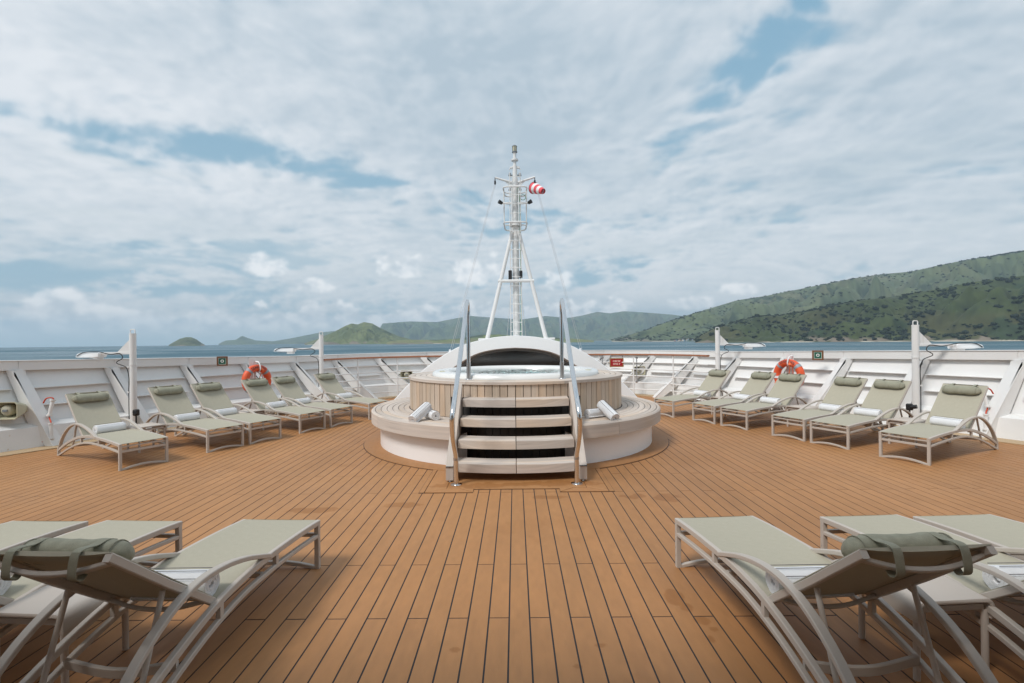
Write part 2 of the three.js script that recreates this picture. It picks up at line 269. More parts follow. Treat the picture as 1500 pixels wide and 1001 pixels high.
// ================================================================ THE SETTING
// ship coordinates below: X to starboard, D metres ahead of the camera (world z = -D)
const SEA = -12, RE = 4.0e6;
const seaY = r => SEA - r * r / (2 * RE);
{
  const rings = [0, 20, 60, 150, 300, 500, 800, 1200, 1800, 2600, 3600, 5000, 7000, 9000, 10700], N = 128, p = [], uv = [], idx = [];
  rings.forEach((r, i) => { for (let k = 0; k <= N; k++) { const a = k / N * Math.PI * 2, x = Math.cos(a) * r, z = Math.sin(a) * r; p.push(x, seaY(r), z); uv.push(x, z); } });
  for (let i = 0; i + 1 < rings.length; i++) for (let k = 0; k < N; k++) { const a = i * (N + 1) + k, b = a + 1, c = a + N + 1, d = c + 1; idx.push(a, d, c, a, b, d); }
  const g = new THREE.BufferGeometry(); g.setAttribute('position', new THREE.Float32BufferAttribute(p, 3)); g.setAttribute('uv', new THREE.Float32BufferAttribute(uv, 2)); g.setIndex(idx); g.computeVertexNormals();
  const bump = tex(1024, 1024, (u, v) => { const n = tile(u, v, 12, 30, 3.3, 4) * 0.6 + tile(u, v, 60, 120, 8.3, 3) * 0.4; return [n, n, n]; }, false, [1 / 60, 1 / 60]);
  const rough = tex(512, 512, (u, v) => { const n = 0.3 + 0.5 * sm(0.35, 0.65, tile(u, v, 7, 9, 5.1, 5)); return [n, n, n]; }, false, [1 / 1400, 1 / 1400]);
  const m = new THREE.MeshPhysicalMaterial({ color: lin(0.045, 0.115, 0.15), roughness: 0.75, roughnessMap: rough, bumpMap: bump, bumpScale: 1.3, ior: 1.33 });
  const o = mesh('sea', g, m); o.userData.kind = 'structure';
}

// ---- land: each mass rises from its shore to a ridge whose height follows the skyline
function land(name, label, category, sky, near, far, o = {}) {
  const x0 = sky[0][0], x1 = sky.at(-1)[0], NX = o.nx ?? 160, NT = o.nt ?? 40, pts = [], cols = [], idx = [];
  const yAt = x => { for (let i = 0; i + 1 < sky.length; i++) if (x <= sky[i + 1][0]) { const t = (x - sky[i][0]) / (sky[i + 1][0] - sky[i][0]); return mix(sky[i][1], sky[i + 1][1], t); } return sky.at(-1)[1]; };
  const z0 = o.seed ?? 1, ns = o.scale ?? 260;
  const at = (x, t) => {                         // t: 0 shore, 1 ridge, above 1 the far slope
    const d = ray(x, yAt(x)), h = Math.hypot(d.x, d.z), dx = d.x / h, dz = d.z / h;
    const w = (fbm(x * 0.012, 2.2, z0, 3) - 0.5) * (o.wander ?? 0.1) * near;
    const shore = near + w, r = t <= 1 ? mix(shore, far, t) : far + (t - 1) * (far - shore) * 1.2;
    const ridge = 1.7 + d.y / h * far, base = seaY(shore) - 3, X = dx * r, Z = dz * r;
    const gul = Math.abs(fbm(X / ns, Z / ns, z0 + 3, 4) - 0.5) * 2, gul2 = 0.5 - Math.abs(fbm(X / ns * 2.6, Z / ns * 2.6, z0 + 6, 5) - 0.5) * 4 * 0.5;
    const e = t <= 1 ? Math.sin(Math.PI * Math.min(t, 1)) : 0;
    let p = t <= 1 ? mix(sm(-0.35, 1.12, t) / sm(-0.35, 1.12, 1) , t, 0.45) : 1 - (t - 1) * 1.3;
    if (t <= 1) { const b0 = mix(sm(-0.35, 1.12, 0), 0, 0.45); p = (p - b0 * (1 - t)); }
    const rise = Math.max(ridge - base, 2);
    const y = base + rise * p + rise * e * ((gul - 0.22) * (o.gully ?? 0.5) + gul2 * (o.rough ?? 0.12));
    const top = 1.7 + d.y / h * r - (1 - Math.min(t, 1)) * rise * 0.03;      // nothing on the slope stands above the skyline
    return [V(X, Math.max(Math.min(y, t <= 1 ? Math.max(top, base + 1) : 1e9), seaY(r) - 8), Z), gul, gul2];
  };
  const T = []; for (let j = 0; j <= NT; j++) T.push(j / NT * 1.25);
  for (let j = 0; j <= NT; j++) for (let i = 0; i <= NX; i++) {
    const x = mix(x0, x1, i / NX), [p, g, g2] = at(x, T[j]); pts.push(p.x, p.y, p.z);
    const n1 = fbm(p.x / 90, p.y / 60, p.z / 90 + z0, 5), n2 = fbm(p.x / 300, p.y / 150, p.z / 300 + z0 * 2, 4), n3 = noise3(p.x / 14, p.y / 14, p.z / 14);
    const grass = o.grass ?? [[0.125, 0.150, 0.045], [0.085, 0.115, 0.036], [0.17, 0.15, 0.065]], wood = o.wood ?? [0.026, 0.045, 0.018];
    const a = sm(0.3, 0.7, n1), b = sm(0.52, 0.72, n2) * 0.7; let c = [0, 1, 2].map(k => mix(mix(grass[0][k], grass[1][k], a), grass[2][k], b));
    const f = sm(0.0, 0.07, (fbm(p.x / 120 + 50, p.y / 90, p.z / 120, 5) - (o.woods ?? 0.56)));
    c = c.map((v, k) => mix(v, wood[k], f * 0.92) * (0.72 + 0.56 * n3));
    const hgt = p.y - seaY(Math.hypot(p.x, p.z)), rock = sm((o.cliff ?? 9) + 4, (o.cliff ?? 9) - 5, hgt + (n3 - 0.5) * 8 + (fbm(p.x / 70, 3, p.z / 70, 3) - 0.42) * 60);
    if (o.cliff !== 0) c = c.map((v, k) => mix(v, [0.20, 0.165, 0.125][k] * (0.55 + 0.8 * n1), rock));
    const sand = sm(3.0, 1.4, hgt) * sm(0.53, 0.58, fbm(p.x / 130 + 7, 1, p.z / 130, 3)); c = c.map((v, k) => mix(v, [0.5, 0.45, 0.36][k], o.sand === false ? 0 : sand));
    cols.push(...c);
  }
  for (let j = 0; j < NT; j++) for (let i = 0; i < NX; i++) { const a = j * (NX + 1) + i, b = a + 1, c = a + NX + 1, d = c + 1; idx.push(a, b, c, b, d, c); }
  const g = new THREE.BufferGeometry(); g.setAttribute('position', new THREE.Float32BufferAttribute(pts, 3)); g.setAttribute('color', new THREE.Float32BufferAttribute(cols, 3)); g.setAttribute('uv', new THREE.Float32BufferAttribute(new Float32Array(pts.length / 3 * 2), 2)); g.setIndex(idx); g.computeVertexNormals();
  const m = mesh(name, g, std({ vertexColors: true, roughness: 1 })); m.userData = { kind: 'structure', label, category };
  return { at, x0, x1 };
}
const farGrass = [[0.10, 0.135, 0.05], [0.07, 0.105, 0.045], [0.13, 0.13, 0.065]];
land('mountains', 'hazy blue green mountain range along the far shore', 'hills', [[545, 502], [560, 474], [600, 471], [640, 472], [665, 467], [690, 463], [730, 466], [765, 468], [800, 463], [830, 466], [850, 463], [875, 457], [893, 459], [915, 456], [945, 458], [985, 461], [1005, 464], [1040, 476], [1090, 498]], 7800, 10000, { nx: 420, nt: 110, seed: 4, scale: 420, gully: 1.1, rough: -0.2, grass: farGrass, cliff: 0, woods: 0.6, wander: 0.04 });
land('distant_ridge', 'low hazy blue ridge far off behind the round islet', 'hills', [[320, 504], [330, 499], [345, 498], [354, 492], [362, 495], [375, 499], [400, 500], [425, 496], [450, 491], [470, 487], [490, 485], [520, 484], [560, 486], [600, 492]], 9000, 9900, { nx: 120, nt: 20, seed: 8, scale: 700, grass: farGrass, cliff: 0, sand: false, wander: 0.02 });
land('islet', 'small round green islet standing alone in open sea', 'island', [[247, 505.5], [255, 501], [263, 496.5], [272, 494], [280, 494.2], [287, 497], [294, 502], [300, 505.5]], 4300, 4500, { nx: 60, nt: 24, seed: 12, scale: 120, gully: 0.35, sand: false, cliff: 8, wander: 0.005, grass: [[0.085, 0.115, 0.04], [0.06, 0.085, 0.03], [0.10, 0.105, 0.05]] });
land('green_hill', 'pointed sunlit green hill on the shore beside the low spit', 'hill', [[446, 503], [462, 498], [478, 491], [492, 485], [505, 478], [515, 474], [524, 475.5], [533, 472], [545, 474], [556, 480], [570, 487], [585, 493], [600, 497], [618, 501]], 3300, 3900, { nx: 180, nt: 50, seed: 15, scale: 170, gully: 0.9, rough: -0.3, woods: 0.63, grass: [[0.14, 0.16, 0.06], [0.10, 0.125, 0.05], [0.165, 0.15, 0.075]] });
land('low_spit', 'low grassy spit of land with reddish shore', 'land', [[566, 501.5], [576, 499], [600, 498], [640, 498], [668, 496.5], [690, 493], [705, 490.5], [730, 490], [765, 493], [800, 494], [850, 497], [870, 499]], 2700, 3050, { nx: 140, nt: 20, seed: 19, scale: 120, woods: 0.6, cliff: 7, grass: [[0.16, 0.19, 0.05], [0.12, 0.15, 0.045], [0.17, 0.16, 0.07]] });
const mid = land('long_hill', 'long grassy mountain flank dotted with dark bushes behind the hill painted in cloud shade', 'hill', [[896, 498], [925, 490], [960, 478], [1000, 464], [1040, 452], [1080, 440], [1120, 434], [1165, 425], [1210, 416], [1250, 408], [1290, 402], [1335, 398], [1380, 388], [1420, 380], [1460, 374], [1500, 368], [1560, 360], [1640, 362], [1720, 375]], 2700, 4300, { nx: 330, nt: 110, seed: 23, scale: 360, gully: 0.95, rough: -0.28, woods: 0.63, grass: [[0.105, 0.128, 0.055], [0.075, 0.10, 0.045], [0.13, 0.122, 0.066]], wander: 0.03 });
const dark = land('shade_tinted_hill', 'bushy green hill with cloud shade painted into its grass, rising from a rocky shore', 'hill', [[1018, 497.5], [1030, 490], [1045, 482], [1062, 477], [1080, 470], [1110, 464], [1150, 461], [1190, 455], [1230, 446], [1260, 440], [1300, 436], [1340, 429], [1380, 423], [1420, 414], [1460, 409], [1500, 404], [1560, 398], [1640, 400], [1720, 412]], 1620, 2150, { nx: 420, nt: 150, seed: 29, scale: 210, gully: 1.25, rough: -0.3, woods: 0.64, cliff: 8, grass: [[0.050, 0.067, 0.018], [0.036, 0.052, 0.015], [0.070, 0.066, 0.025]], wander: 0.04 });  // grass colours darkened to stand in for cloud shadow on this hill
{
  // bushes on the slopes: the largest-looking as things of their own, the rest as ground cover
  const crown = (n, s) => { const L = []; for (let i = 0; i < n; i++) { const g = new THREE.IcosahedronGeometry(1, 1), p = g.attributes.position, ox = rr(-0.7, 0.7), oy = rr(0.3, 0.8), oz = rr(-0.7, 0.7), r = rr(0.45, 0.75); for (let k = 0; k < p.count; k++) { const v = V(p.getX(k), p.getY(k), p.getZ(k)), q = 0.7 + 0.6 * noise3(v.x * 2.3 + s, v.y * 2.3 + i, v.z * 2.3); v.multiplyScalar(r * q); p.setXYZ(k, v.x + ox, v.y * 0.8 + oy, v.z + oz); } g.computeVertexNormals(); L.push(g); } return merge(L); };
  const crowns = [crown(5, 1), crown(4, 9), crown(6, 17)], mats = [lin(0.012, 0.022, 0.009), lin(0.016, 0.028, 0.010), lin(0.010, 0.018, 0.009)].map(c => std({ color: c, roughness: 1 }));
  const spots = [];
  const scatter = (L, n, s0, s1, jx) => { for (let tries = 0; spots.length < n && tries < n * 40; tries++) { const x = rr(L.x0, Math.min(L.x1, 1560)), t = rr(0.02, 1.02), [p] = L.at(x, t); if (p.y < seaY(1800) + 3) continue; const f = fbm(p.x / 150, p.y / 120, p.z / 150 + jx, 4); if (rnd() > sm(0.35, 0.68, f) * 0.9 + 0.12) continue; spots.push([p, rr(s0, s1) * (rnd() < 0.18 ? 1.5 : 1)]); } };
  scatter(dark, 1500, 2.2, 5.6, 2); const a = spots.splice(0);
  a.sort((u, v) => v[1] / v[0].length() - u[1] / u[0].length());
  a.slice(0, 300).forEach(([p, s], i) => { const o = mesh('hillside_bush', crowns[i % 3], mats[i % 3]); o.position.copy(p); o.scale.set(s, s * rr(0.9, 1.2), s * rr(0.85, 1.1)); o.rotation.y = rr(0, 6); tag(o, 'dark round bush growing on the hill painted in cloud shade', 'bush', 'bushes on the dark hill'); });
  const rest = a.slice(300); scatter(mid, 2400, 3.0, 6.8, 5); rest.push(...spots.splice(0));
  const im = new THREE.InstancedMesh(crowns[1], mats[0], rest.length), d = new THREE.Object3D(); im.name = 'hill_scrub'; im.userData = { kind: 'stuff', label: 'scattered scrub covering the green hillsides', category: 'scrub' };
  rest.forEach(([p, s], i) => { d.position.copy(p); d.scale.set(s, s * 0.8, s); d.rotation.y = i; d.updateMatrix(); im.setMatrixAt(i, d.matrix); }); scene.add(im);
  // waterside village below the long hill
  const hm = [lin(0.45, 0.16, 0.09), lin(0.35, 0.4, 0.45), lin(0.55, 0.5, 0.42), lin(0.2, 0.3, 0.4)].map(c => std({ color: c, roughness: 0.9 }));
  for (let i = 0; i < 16; i++) { const [p] = mid.at(rr(985, 1024), rr(0.006, 0.03)); const b = rr(5, 9), g = merge([rbox(b, 4, b * 0.8, 0, 2, 0, 0.05), tris([[V(-b / 2 - 0.4, 4, -b * 0.45), V(-b / 2 - 0.4, 4, b * 0.45), V(0, 6.4, b * 0.45), V(0, 6.4, -b * 0.45)].reverse(), [V(b / 2 + 0.4, 4, -b * 0.45), V(b / 2 + 0.4, 4, b * 0.45), V(0, 6.4, b * 0.45), V(0, 6.4, -b * 0.45)], [V(-b / 2, 4, b * 0.44), V(b / 2, 4, b * 0.44), V(0, 6.3, b * 0.44)], [V(-b / 2, 4, -b * 0.44), V(0, 6.3, -b * 0.44), V(b / 2, 4, -b * 0.44)]])]);
    const o = mesh('village_house', g, hm[i % 4]); o.position.set(p.x, Math.max(p.y, seaY(2700) + 0.5), p.z); o.rotation.y = rr(0, 3); tag(o, 'tiny gabled house in the village at the water under the long hill', 'house', 'houses of the waterside village'); }
}

// ---- the bow bulwark line
const baseLine = [];
{
  const c = [[-9.85, 4.54], [-8.79, 6.54], [-7.75, 8.5], [-6.69, 10.5], [-5.63, 12.5], [-5.05, 13.7], [-4.35, 14.9], [-3.2, 15.9], [-1.7, 16.45], [0, 16.65]].map(p => V(p[0], 0, p[1]));
  const curve = new THREE.CatmullRomCurve3(c, false, 'centripetal'), L = curve.getLength(), n = Math.round(L / 1.4);
  curve.arcLengthDivisions = 400; for (const p of curve.getSpacedPoints(n)) baseLine.push([p.x, p.z]);
}
const sideNormal = i => { const a = baseLine[Math.max(i - 1, 0)], b = baseLine[Math.min(i + 1, baseLine.length - 1)], dx = b[0] - a[0], dz = b[1] - a[1], l = Math.hypot(dx, dz); return i === baseLine.length - 1 ? [0, 1] : [-dz / l, dx / l]; };
const capTop = D => Math.max(1.445 - 0.021 * (D - 8.4), 1.345);
function onWall(i, o, y, s) { const n = sideNormal(i), b = baseLine[i]; return V(s * (b[0] + n[0] * o), y, -(b[1] + n[1] * o)); }   // s = -1 mirrors to starboard

// ---- deck
const PITCH = 0.1241, X0 = -0.0525, JOINT = 2.536;
{
  const deck = new THREE.Group(); deck.name = 'deck'; deck.userData.kind = 'structure'; deck.userData.label = 'teak coloured planked deck with black caulked seams'; scene.add(deck);
  const out = [...baseLine.map(p => [p[0] - 0.05, -p[1]]), ...baseLine.slice(0, -1).reverse().map(p => [-p[0] + 0.05, -p[1]])];
  const under = [[-11.2, 3], [-11.2, -2.0], ...out, [11.2, -2.0], [11.2, 3]];      // [x, world z]
  const sheet = mesh('caulking', boxUV(slab(under, -0.12, 0.0098, 0)), M.caulk, deck);
  const widthAt = D => { if (D < baseLine[0][1]) return 9.85 + (baseLine[0][1] - D) * 0.53; for (let i = 0; i + 1 < baseLine.length; i++) if (D <= baseLine[i + 1][1]) { const t = (D - baseLine[i][1]) / (baseLine[i + 1][1] - baseLine[i][1]); return -mix(baseLine[i][0], baseLine[i + 1][0], t); } return 0; };
  const planks = [];
  for (let r = -90; r <= 90; r++) {
    const xa = X0 + r * PITCH, xb = xa + PITCH, off = (r & 1) ? 3.07 : 3.806;
    for (let k = -4; k < 7; k++) {
      let a = off + k * JOINT, b = a + JOINT; a = Math.max(a, -2.55); if (b < a + 0.2) continue;
      const m = Math.max(Math.abs(xa), Math.abs(xb));
      if (widthAt(Math.max(a, 0)) < m && widthAt(b) < m) continue;
      while (b > a + 0.3 && widthAt(b) < m - 0.02) b -= 0.05;
      const inside = (x, D) => x * x + (D - 8.94) ** 2 < 2.4 ** 2;
      if ([xa, xb].every(x => inside(x, a) && inside(x, b))) continue;
      const G = 0.0047, g = boxUV(slab([[xa + G, -a - G], [xb - G, -a - G], [xb - G, -b + G], [xa + G, -b + G]], 0.001, 0.012, 0.0011));
      const Dm = Math.max((a + b) / 2, 1.2), px = FPX * xa / Dm, py = FPX * 1.7 / Math.max(b, 1), vis = Math.abs(px) < 800 && b > 2.3 && py > 60;
      const hid = Math.hypot(xa, (a + b) / 2 - 8.94) < 2.5;
      planks.push({ g, i: Math.abs((r * 7 + k * 13 + ((r * r) >> 1)) % 5), area: vis && !hid ? PITCH * 1.7 * FPX * FPX * (1 / Math.max(a, 2.4) - 1 / b) / Dm : 0 });
    }
  }
  // world uv so that the deck's colour map lies over all planks
  for (const p of planks) { const q = p.g.attributes.position, u = p.g.attributes.uv; for (let i = 0; i < q.count; i++) u.setXY(i, q.getX(i) + DECK / 2, -q.getZ(i) + 3); }
  planks.sort((u, v) => v.area - u.area);
  planks.slice(0, 300).forEach(p => mesh('plank', p.g, M.plank[p.i], deck));
  for (let i = 0; i < 5; i++) { const L = planks.slice(300).filter(p => p.i === i).map(p => p.g); const o = mesh('outer_planks', merge(L), M.plank[i], deck); o.userData.kind = 'stuff'; }
  // boards that frame the foot of the steps, and the ring round the tub
  const wuv = g => { g = boxUV(g); const q = g.attributes.position, u = g.attributes.uv; for (let i = 0; i < q.count; i++) u.setXY(i, q.getX(i) + DECK / 2, -q.getZ(i) + 3); return g; };
  const f = (pts, y = 0.021) => wuv(slab(pts.map(([x, d]) => [x, -d]), 0.0125, y, 0.0015));
  const c = 8.94, ringZ = x => c - Math.sqrt(2.585 ** 2 - x * x), e = 0.004;
  mesh('seam_bed', boxUV(slab([[-1.09, 5.59], [-0.485, 5.59], [-0.485, 5.71], [0.485, 5.71], [0.485, 5.59], [1.09, 5.59], [1.09, 6.75], [-1.09, 6.75]].map(([x, d]) => [x, -d]), 0.0122, 0.0145, 0)), M.caulk, deck);
  for (const s of [-1, 1]) {
    mesh('margin_board', f([[s * 1.083, 5.6], [s * 1.03, 5.6], [s * 1.03, ringZ(1.03)], [s * 1.083, ringZ(1.083)]]), M.plank[1], deck);
    mesh('margin_board', f([[s * 1.022, 5.6], [s * 0.80, 5.735], [s * 0.80, 6.6], [s * 1.022, 6.6]]), M.plank[0], deck);
    mesh('margin_board', f([[s * 1.015, 5.597], [s * 0.495, 5.597], [s * 0.64, 5.73], [s * 0.80, 5.73]]), M.plank[4], deck);
  }
  mesh('margin_board', f([[-0.488, 5.603], [-0.488, 5.718], [0.488, 5.718], [0.488, 5.603], [0.634, 5.737], [0.795, 5.737], [0.795, 6.6], [-0.795, 6.6], [-0.795, 5.737], [-0.634, 5.737]]), M.plank[3], deck);
  const ringPts = []; for (let i = 0; i <= 96; i++) { const a = i / 96 * Math.PI * 2; ringPts.push([Math.sin(a), Math.cos(a)]); }
  for (const [r0, r1, y, m, n] of [[2.2, 2.592, 0.0152, M.caulk, 'seam_ring'], [2.2, 2.584, 0.0235, M.plank[1], 'ring_board']]) {
    const q = [], R = (r, y2, i) => V(ringPts[i][0] * r, y2, -(c + ringPts[i][1] * r));
    for (let i = 0; i < 96; i++) q.push([R(r1, y, i), R(r1, y, i + 1), R(r0, y, i + 1), R(r0, y, i)], [R(r1, 0.012, i), R(r1, 0.012, i + 1), R(r1, y, i + 1), R(r1, y, i)]);
    mesh(n, wuv(tris(q)), m, deck);
  }
  // painted margin along the bulwark, one length to a bay
  for (const s of [1, -1]) for (let i = 0; i + 1 < baseLine.length; i++) {
    const R = j => [V(0, 0, 0), V(0, 0, 0)].map((_, k) => onWall(j, k ? -0.36 : 0.05, 0, s));
    const [a0, a1] = R(i), [b0, b1] = R(i + 1); mesh('painted_margin', boxUV(slab([[a0.x, a0.z], [a1.x, a1.z], [b1.x, b1.z], [b0.x, b0.z]], 0.0125, 0.026, 0.001)), M.margin, deck);
  }
}

// ---- bulwark walls, one thing to each side
const bay = (i, poly, s, e = 0) => {      // a length between two frames with the cross-section poly [outboard, height above deck | relative to cap]
  const ring = j => poly.map(([o, y, rel]) => onWall(j, o, rel ? capTop(baseLine[j][1]) + y : y, s));
  const A = ring(i), B = ring(i + 1); let R = [A, B]; if (e) R = [A.map((p, k) => p.clone().lerp(B[k], e)), B.map((p, k) => p.clone().lerp(A[k], e))];
  return loft(s > 0 ? R : R.reverse(), true, 0.4);
};
for (const s of [1, -1]) {
  const w = thing('bulwark', s > 0 ? 'white steel bulwark with slanted braces on the open sea side' : 'white steel bulwark with slanted braces on the green hill side', 'bulwark');
  for (let i = 0; i + 1 < baseLine.length; i++) {
    mesh('lower_plate', bay(i, [[0, 0], [0.03, 0.0], [0.09, 0.34], [0.27, 0.40], [0.27, 0.415], [0.075, 0.352]], s), M.white, w);
    mesh('wall_plate', bay(i, [[0.27, 0.38], [0.60, -0.16, 1], [0.63, -0.16, 1], [0.30, 0.38]], s), M.white, w);
    for (const f of [0.36, 0.7]) {
      const o = mix(0.27, 0.6, f), y = mix(0.38, 1.24, f);
      mesh('stiffener', bay(i, [[o - 0.10, y - 0.012], [o + 0.02, y - 0.012], [o + 0.02, y], [o - 0.10, y]], s, 0.085), M.white, w);
    }
    mesh('cap_rail', bay(i, [[0.50, -0.165, 1], [0.50, -0.012, 1], [0.485, -0.01, 1], [0.485, 0.0, 1], [0.80, 0.0, 1], [0.80, -0.165, 1]], s), M.white, w);
  }
  for (let i = 0; i + 1 < baseLine.length; i++) {
    if (i === 0 || (s < 0 && i === baseLine.length - 1)) continue;
    const H = capTop(baseLine[i][1]) - 0.165, T = onWall(i, 0.485, H, s), lat = s * mix(0.66, 1.25, clamp((baseLine[i][1] - 8.5) / 7)), F = (u, y) => V(T.x + lat * u, y, T.z), zz = V(0, 0, 1);
    mesh('brace', bar([F(1.0, 0.0), F(0.10, H - 0.17), F(0.02, H - 0.09), F(0, H)], zz, 0.215, 0.022, 0.003), M.white, w);
    const pl = [F(0.97, 0.005), F(0.105, H - 0.17), F(0.03, H - 0.09), F(0.008, H), F(-0.18, H), F(0.36, 0.4), F(0.82, 0.0)];
    mesh('web_plate', loft([pl.map(p => p.clone().add(V(0, 0, 0.088))), pl.map(p => p.clone().add(V(0, 0, 0.102)))], true, 0.3), M.white, w);
  }
}

// ---- bow railing with teak handrail
{
  const pts = [[-5.1, 13.38], [-4.72, 14.15], [-4.12, 14.8], [-3.1, 15.35], [-1.6, 15.72], [0, 15.8], [1.6, 15.72], [3.1, 15.35], [4.12, 14.8], [4.72, 14.15], [5.1, 13.38]].map(p => V(p[0], 0, -p[1]));
  const c = new THREE.CatmullRomCurve3(pts, false, 'centripetal'), at = (u, y) => c.getPointAt(u).setY(y);
  const w = thing('bow_railing', 'white pipe railing with varnished teak handrail across the bow', 'railing');
  const run = (y, a, b, n = 40) => { const o = []; for (let i = 0; i <= n; i++) o.push(at(mix(a, b, i / n), y)); return o; };
  const hr = run(1.235, 0, 1, 60), rings = hr.map((p, i) => { const t = hr[Math.min(i + 1, 60)].clone().sub(hr[Math.max(i - 1, 0)]).normalize(), sd = V(-t.z, 0, t.x); return rect(0.11, 0.05, 0.016).map(([u, v]) => p.clone().addScaledVector(sd, u).add(V(0, v, 0))); });
  mesh('handrail', loft(rings), M.varnish, w);
  for (let k = 0; k < 5; k++) mesh('rail_pipe', tube(run(0.2 + k * 0.2, 0, 1), 0.016, 60, 6), M.white, w);
  for (let k = 1; k < 10; k++) { const p = at(k / 10 + (k === 5 ? 0.0 : 0), 0); mesh('post', [rod(p, p.clone().setY(1.215), 0.022), rod(p, p.clone().setY(0.02), 0.05, 12)], M.white, w); }
  for (const u of [0.715, 0.80]) {
    const p = at(u, 0), q = at(u + 0.008, 0); mesh('gate_post', [rod(p, p.clone().setY(1.2), 0.02, 10)], M.white, w);
    const g = mesh('gate_latch', [rod(q.clone().setY(0.42), q.clone().setY(1.18), 0.018, 10), rbox(0.07, 0.05, 0.05, q.x, 1.14, q.z), rbox(0.08, 0.03, 0.05, q.x, 0.42, q.z), rbox(0.05, 0.03, 0.05, q.x, 0.98, q.z)], M.steelDull, w);
  }
  // sign hung from the handrail
  const a = at(0.757, 1.2), sgn = thing('crew_sign', 'small red wooden framed sign reading CREW ONLY under the teak handrail', 'sign', a.x, 0.86, a.z + 0.06, 0.0);
  const cv = document.createElement('canvas'); cv.width = 256; cv.height = 160; const x = cv.getContext('2d'); x.fillStyle = '#a3101f'; x.fillRect(0, 0, 256, 160); x.fillStyle = '#f0e2d2'; x.font = 'bold 54px serif'; x.textAlign = 'center'; x.textBaseline = 'middle'; x.fillText('CREW', 128, 48); x.fillText('ONLY', 128, 112);
  const ct = new THREE.CanvasTexture(cv); ct.colorSpace = THREE.SRGBColorSpace; ct.anisotropy = 8;
  const W = 0.36, Hh = 0.21, face = new THREE.PlaneGeometry(W, Hh); face.translate(0, 0.135, 0.016);
  mesh('sign_face', face, std({ map: ct, roughness: 0.5 }), sgn);
  mesh('sign_backing', rbox(W, Hh, 0.02, 0, 0.135, 0.003, 0.003), M.signWood2, sgn);
  for (const [w2, h2, X, Y] of [[W + 0.06, 0.03, 0, 0.135 + Hh / 2 + 0.015], [W + 0.06, 0.03, 0, 0.135 - Hh / 2 - 0.015], [0.03, Hh, W / 2 + 0.015, 0.135], [-0.03, Hh, -W / 2 - 0.015, 0.135]]) mesh('sign_frame', rbox(Math.abs(w2), h2, 0.034, X, Y, 0.006, 0.004), M.signWood2, sgn);
  for (const s of [-1, 1]) mesh('hanger', rbox(0.014, 0.12, 0.006, s * 0.18, 0.32, 0, 0.001), M.grey, sgn);
}

// ---- unseen ship front with overhang aft of the loungers, added to shade near deck
{
  const t = thing('added_deckhouse', 'unseen white front with dark windows and overhang, added to shade the near loungers', 'added_deckhouse', 0, 0, 2.6);
  mesh('front_wall', rbox(17, 6.5, 0.2, 0, 3.25, 0.1, 0.02), M.white, t);
  mesh('overhang', rbox(17, 0.22, 3.55, 0, 2.95, -1.785, 0.03), M.white, t);
  for (const x of [-6.6, -4.6, -2.6, 2.6, 4.6, 6.6]) { const w = mesh('window', rbox(1.5, 1.0, 0.05, x, 1.6, -0.03, 0.01), M.white, t); mesh('pane', rbox(1.36, 0.86, 0.02, x, 1.6, -0.065, 0.004), M.darkPanel, w); }
  const d = mesh('door', rbox(1.6, 2.1, 0.05, 0, 1.08, -0.03, 0.01), M.white, t); mesh('handle', [rod(V(0.6, 0.95, -0.09), V(0.6, 1.15, -0.09), 0.012)], M.steel, d); mesh('pane', rbox(1.2, 1.1, 0.02, 0, 1.4, -0.065, 0.004), M.darkPanel, d);
}

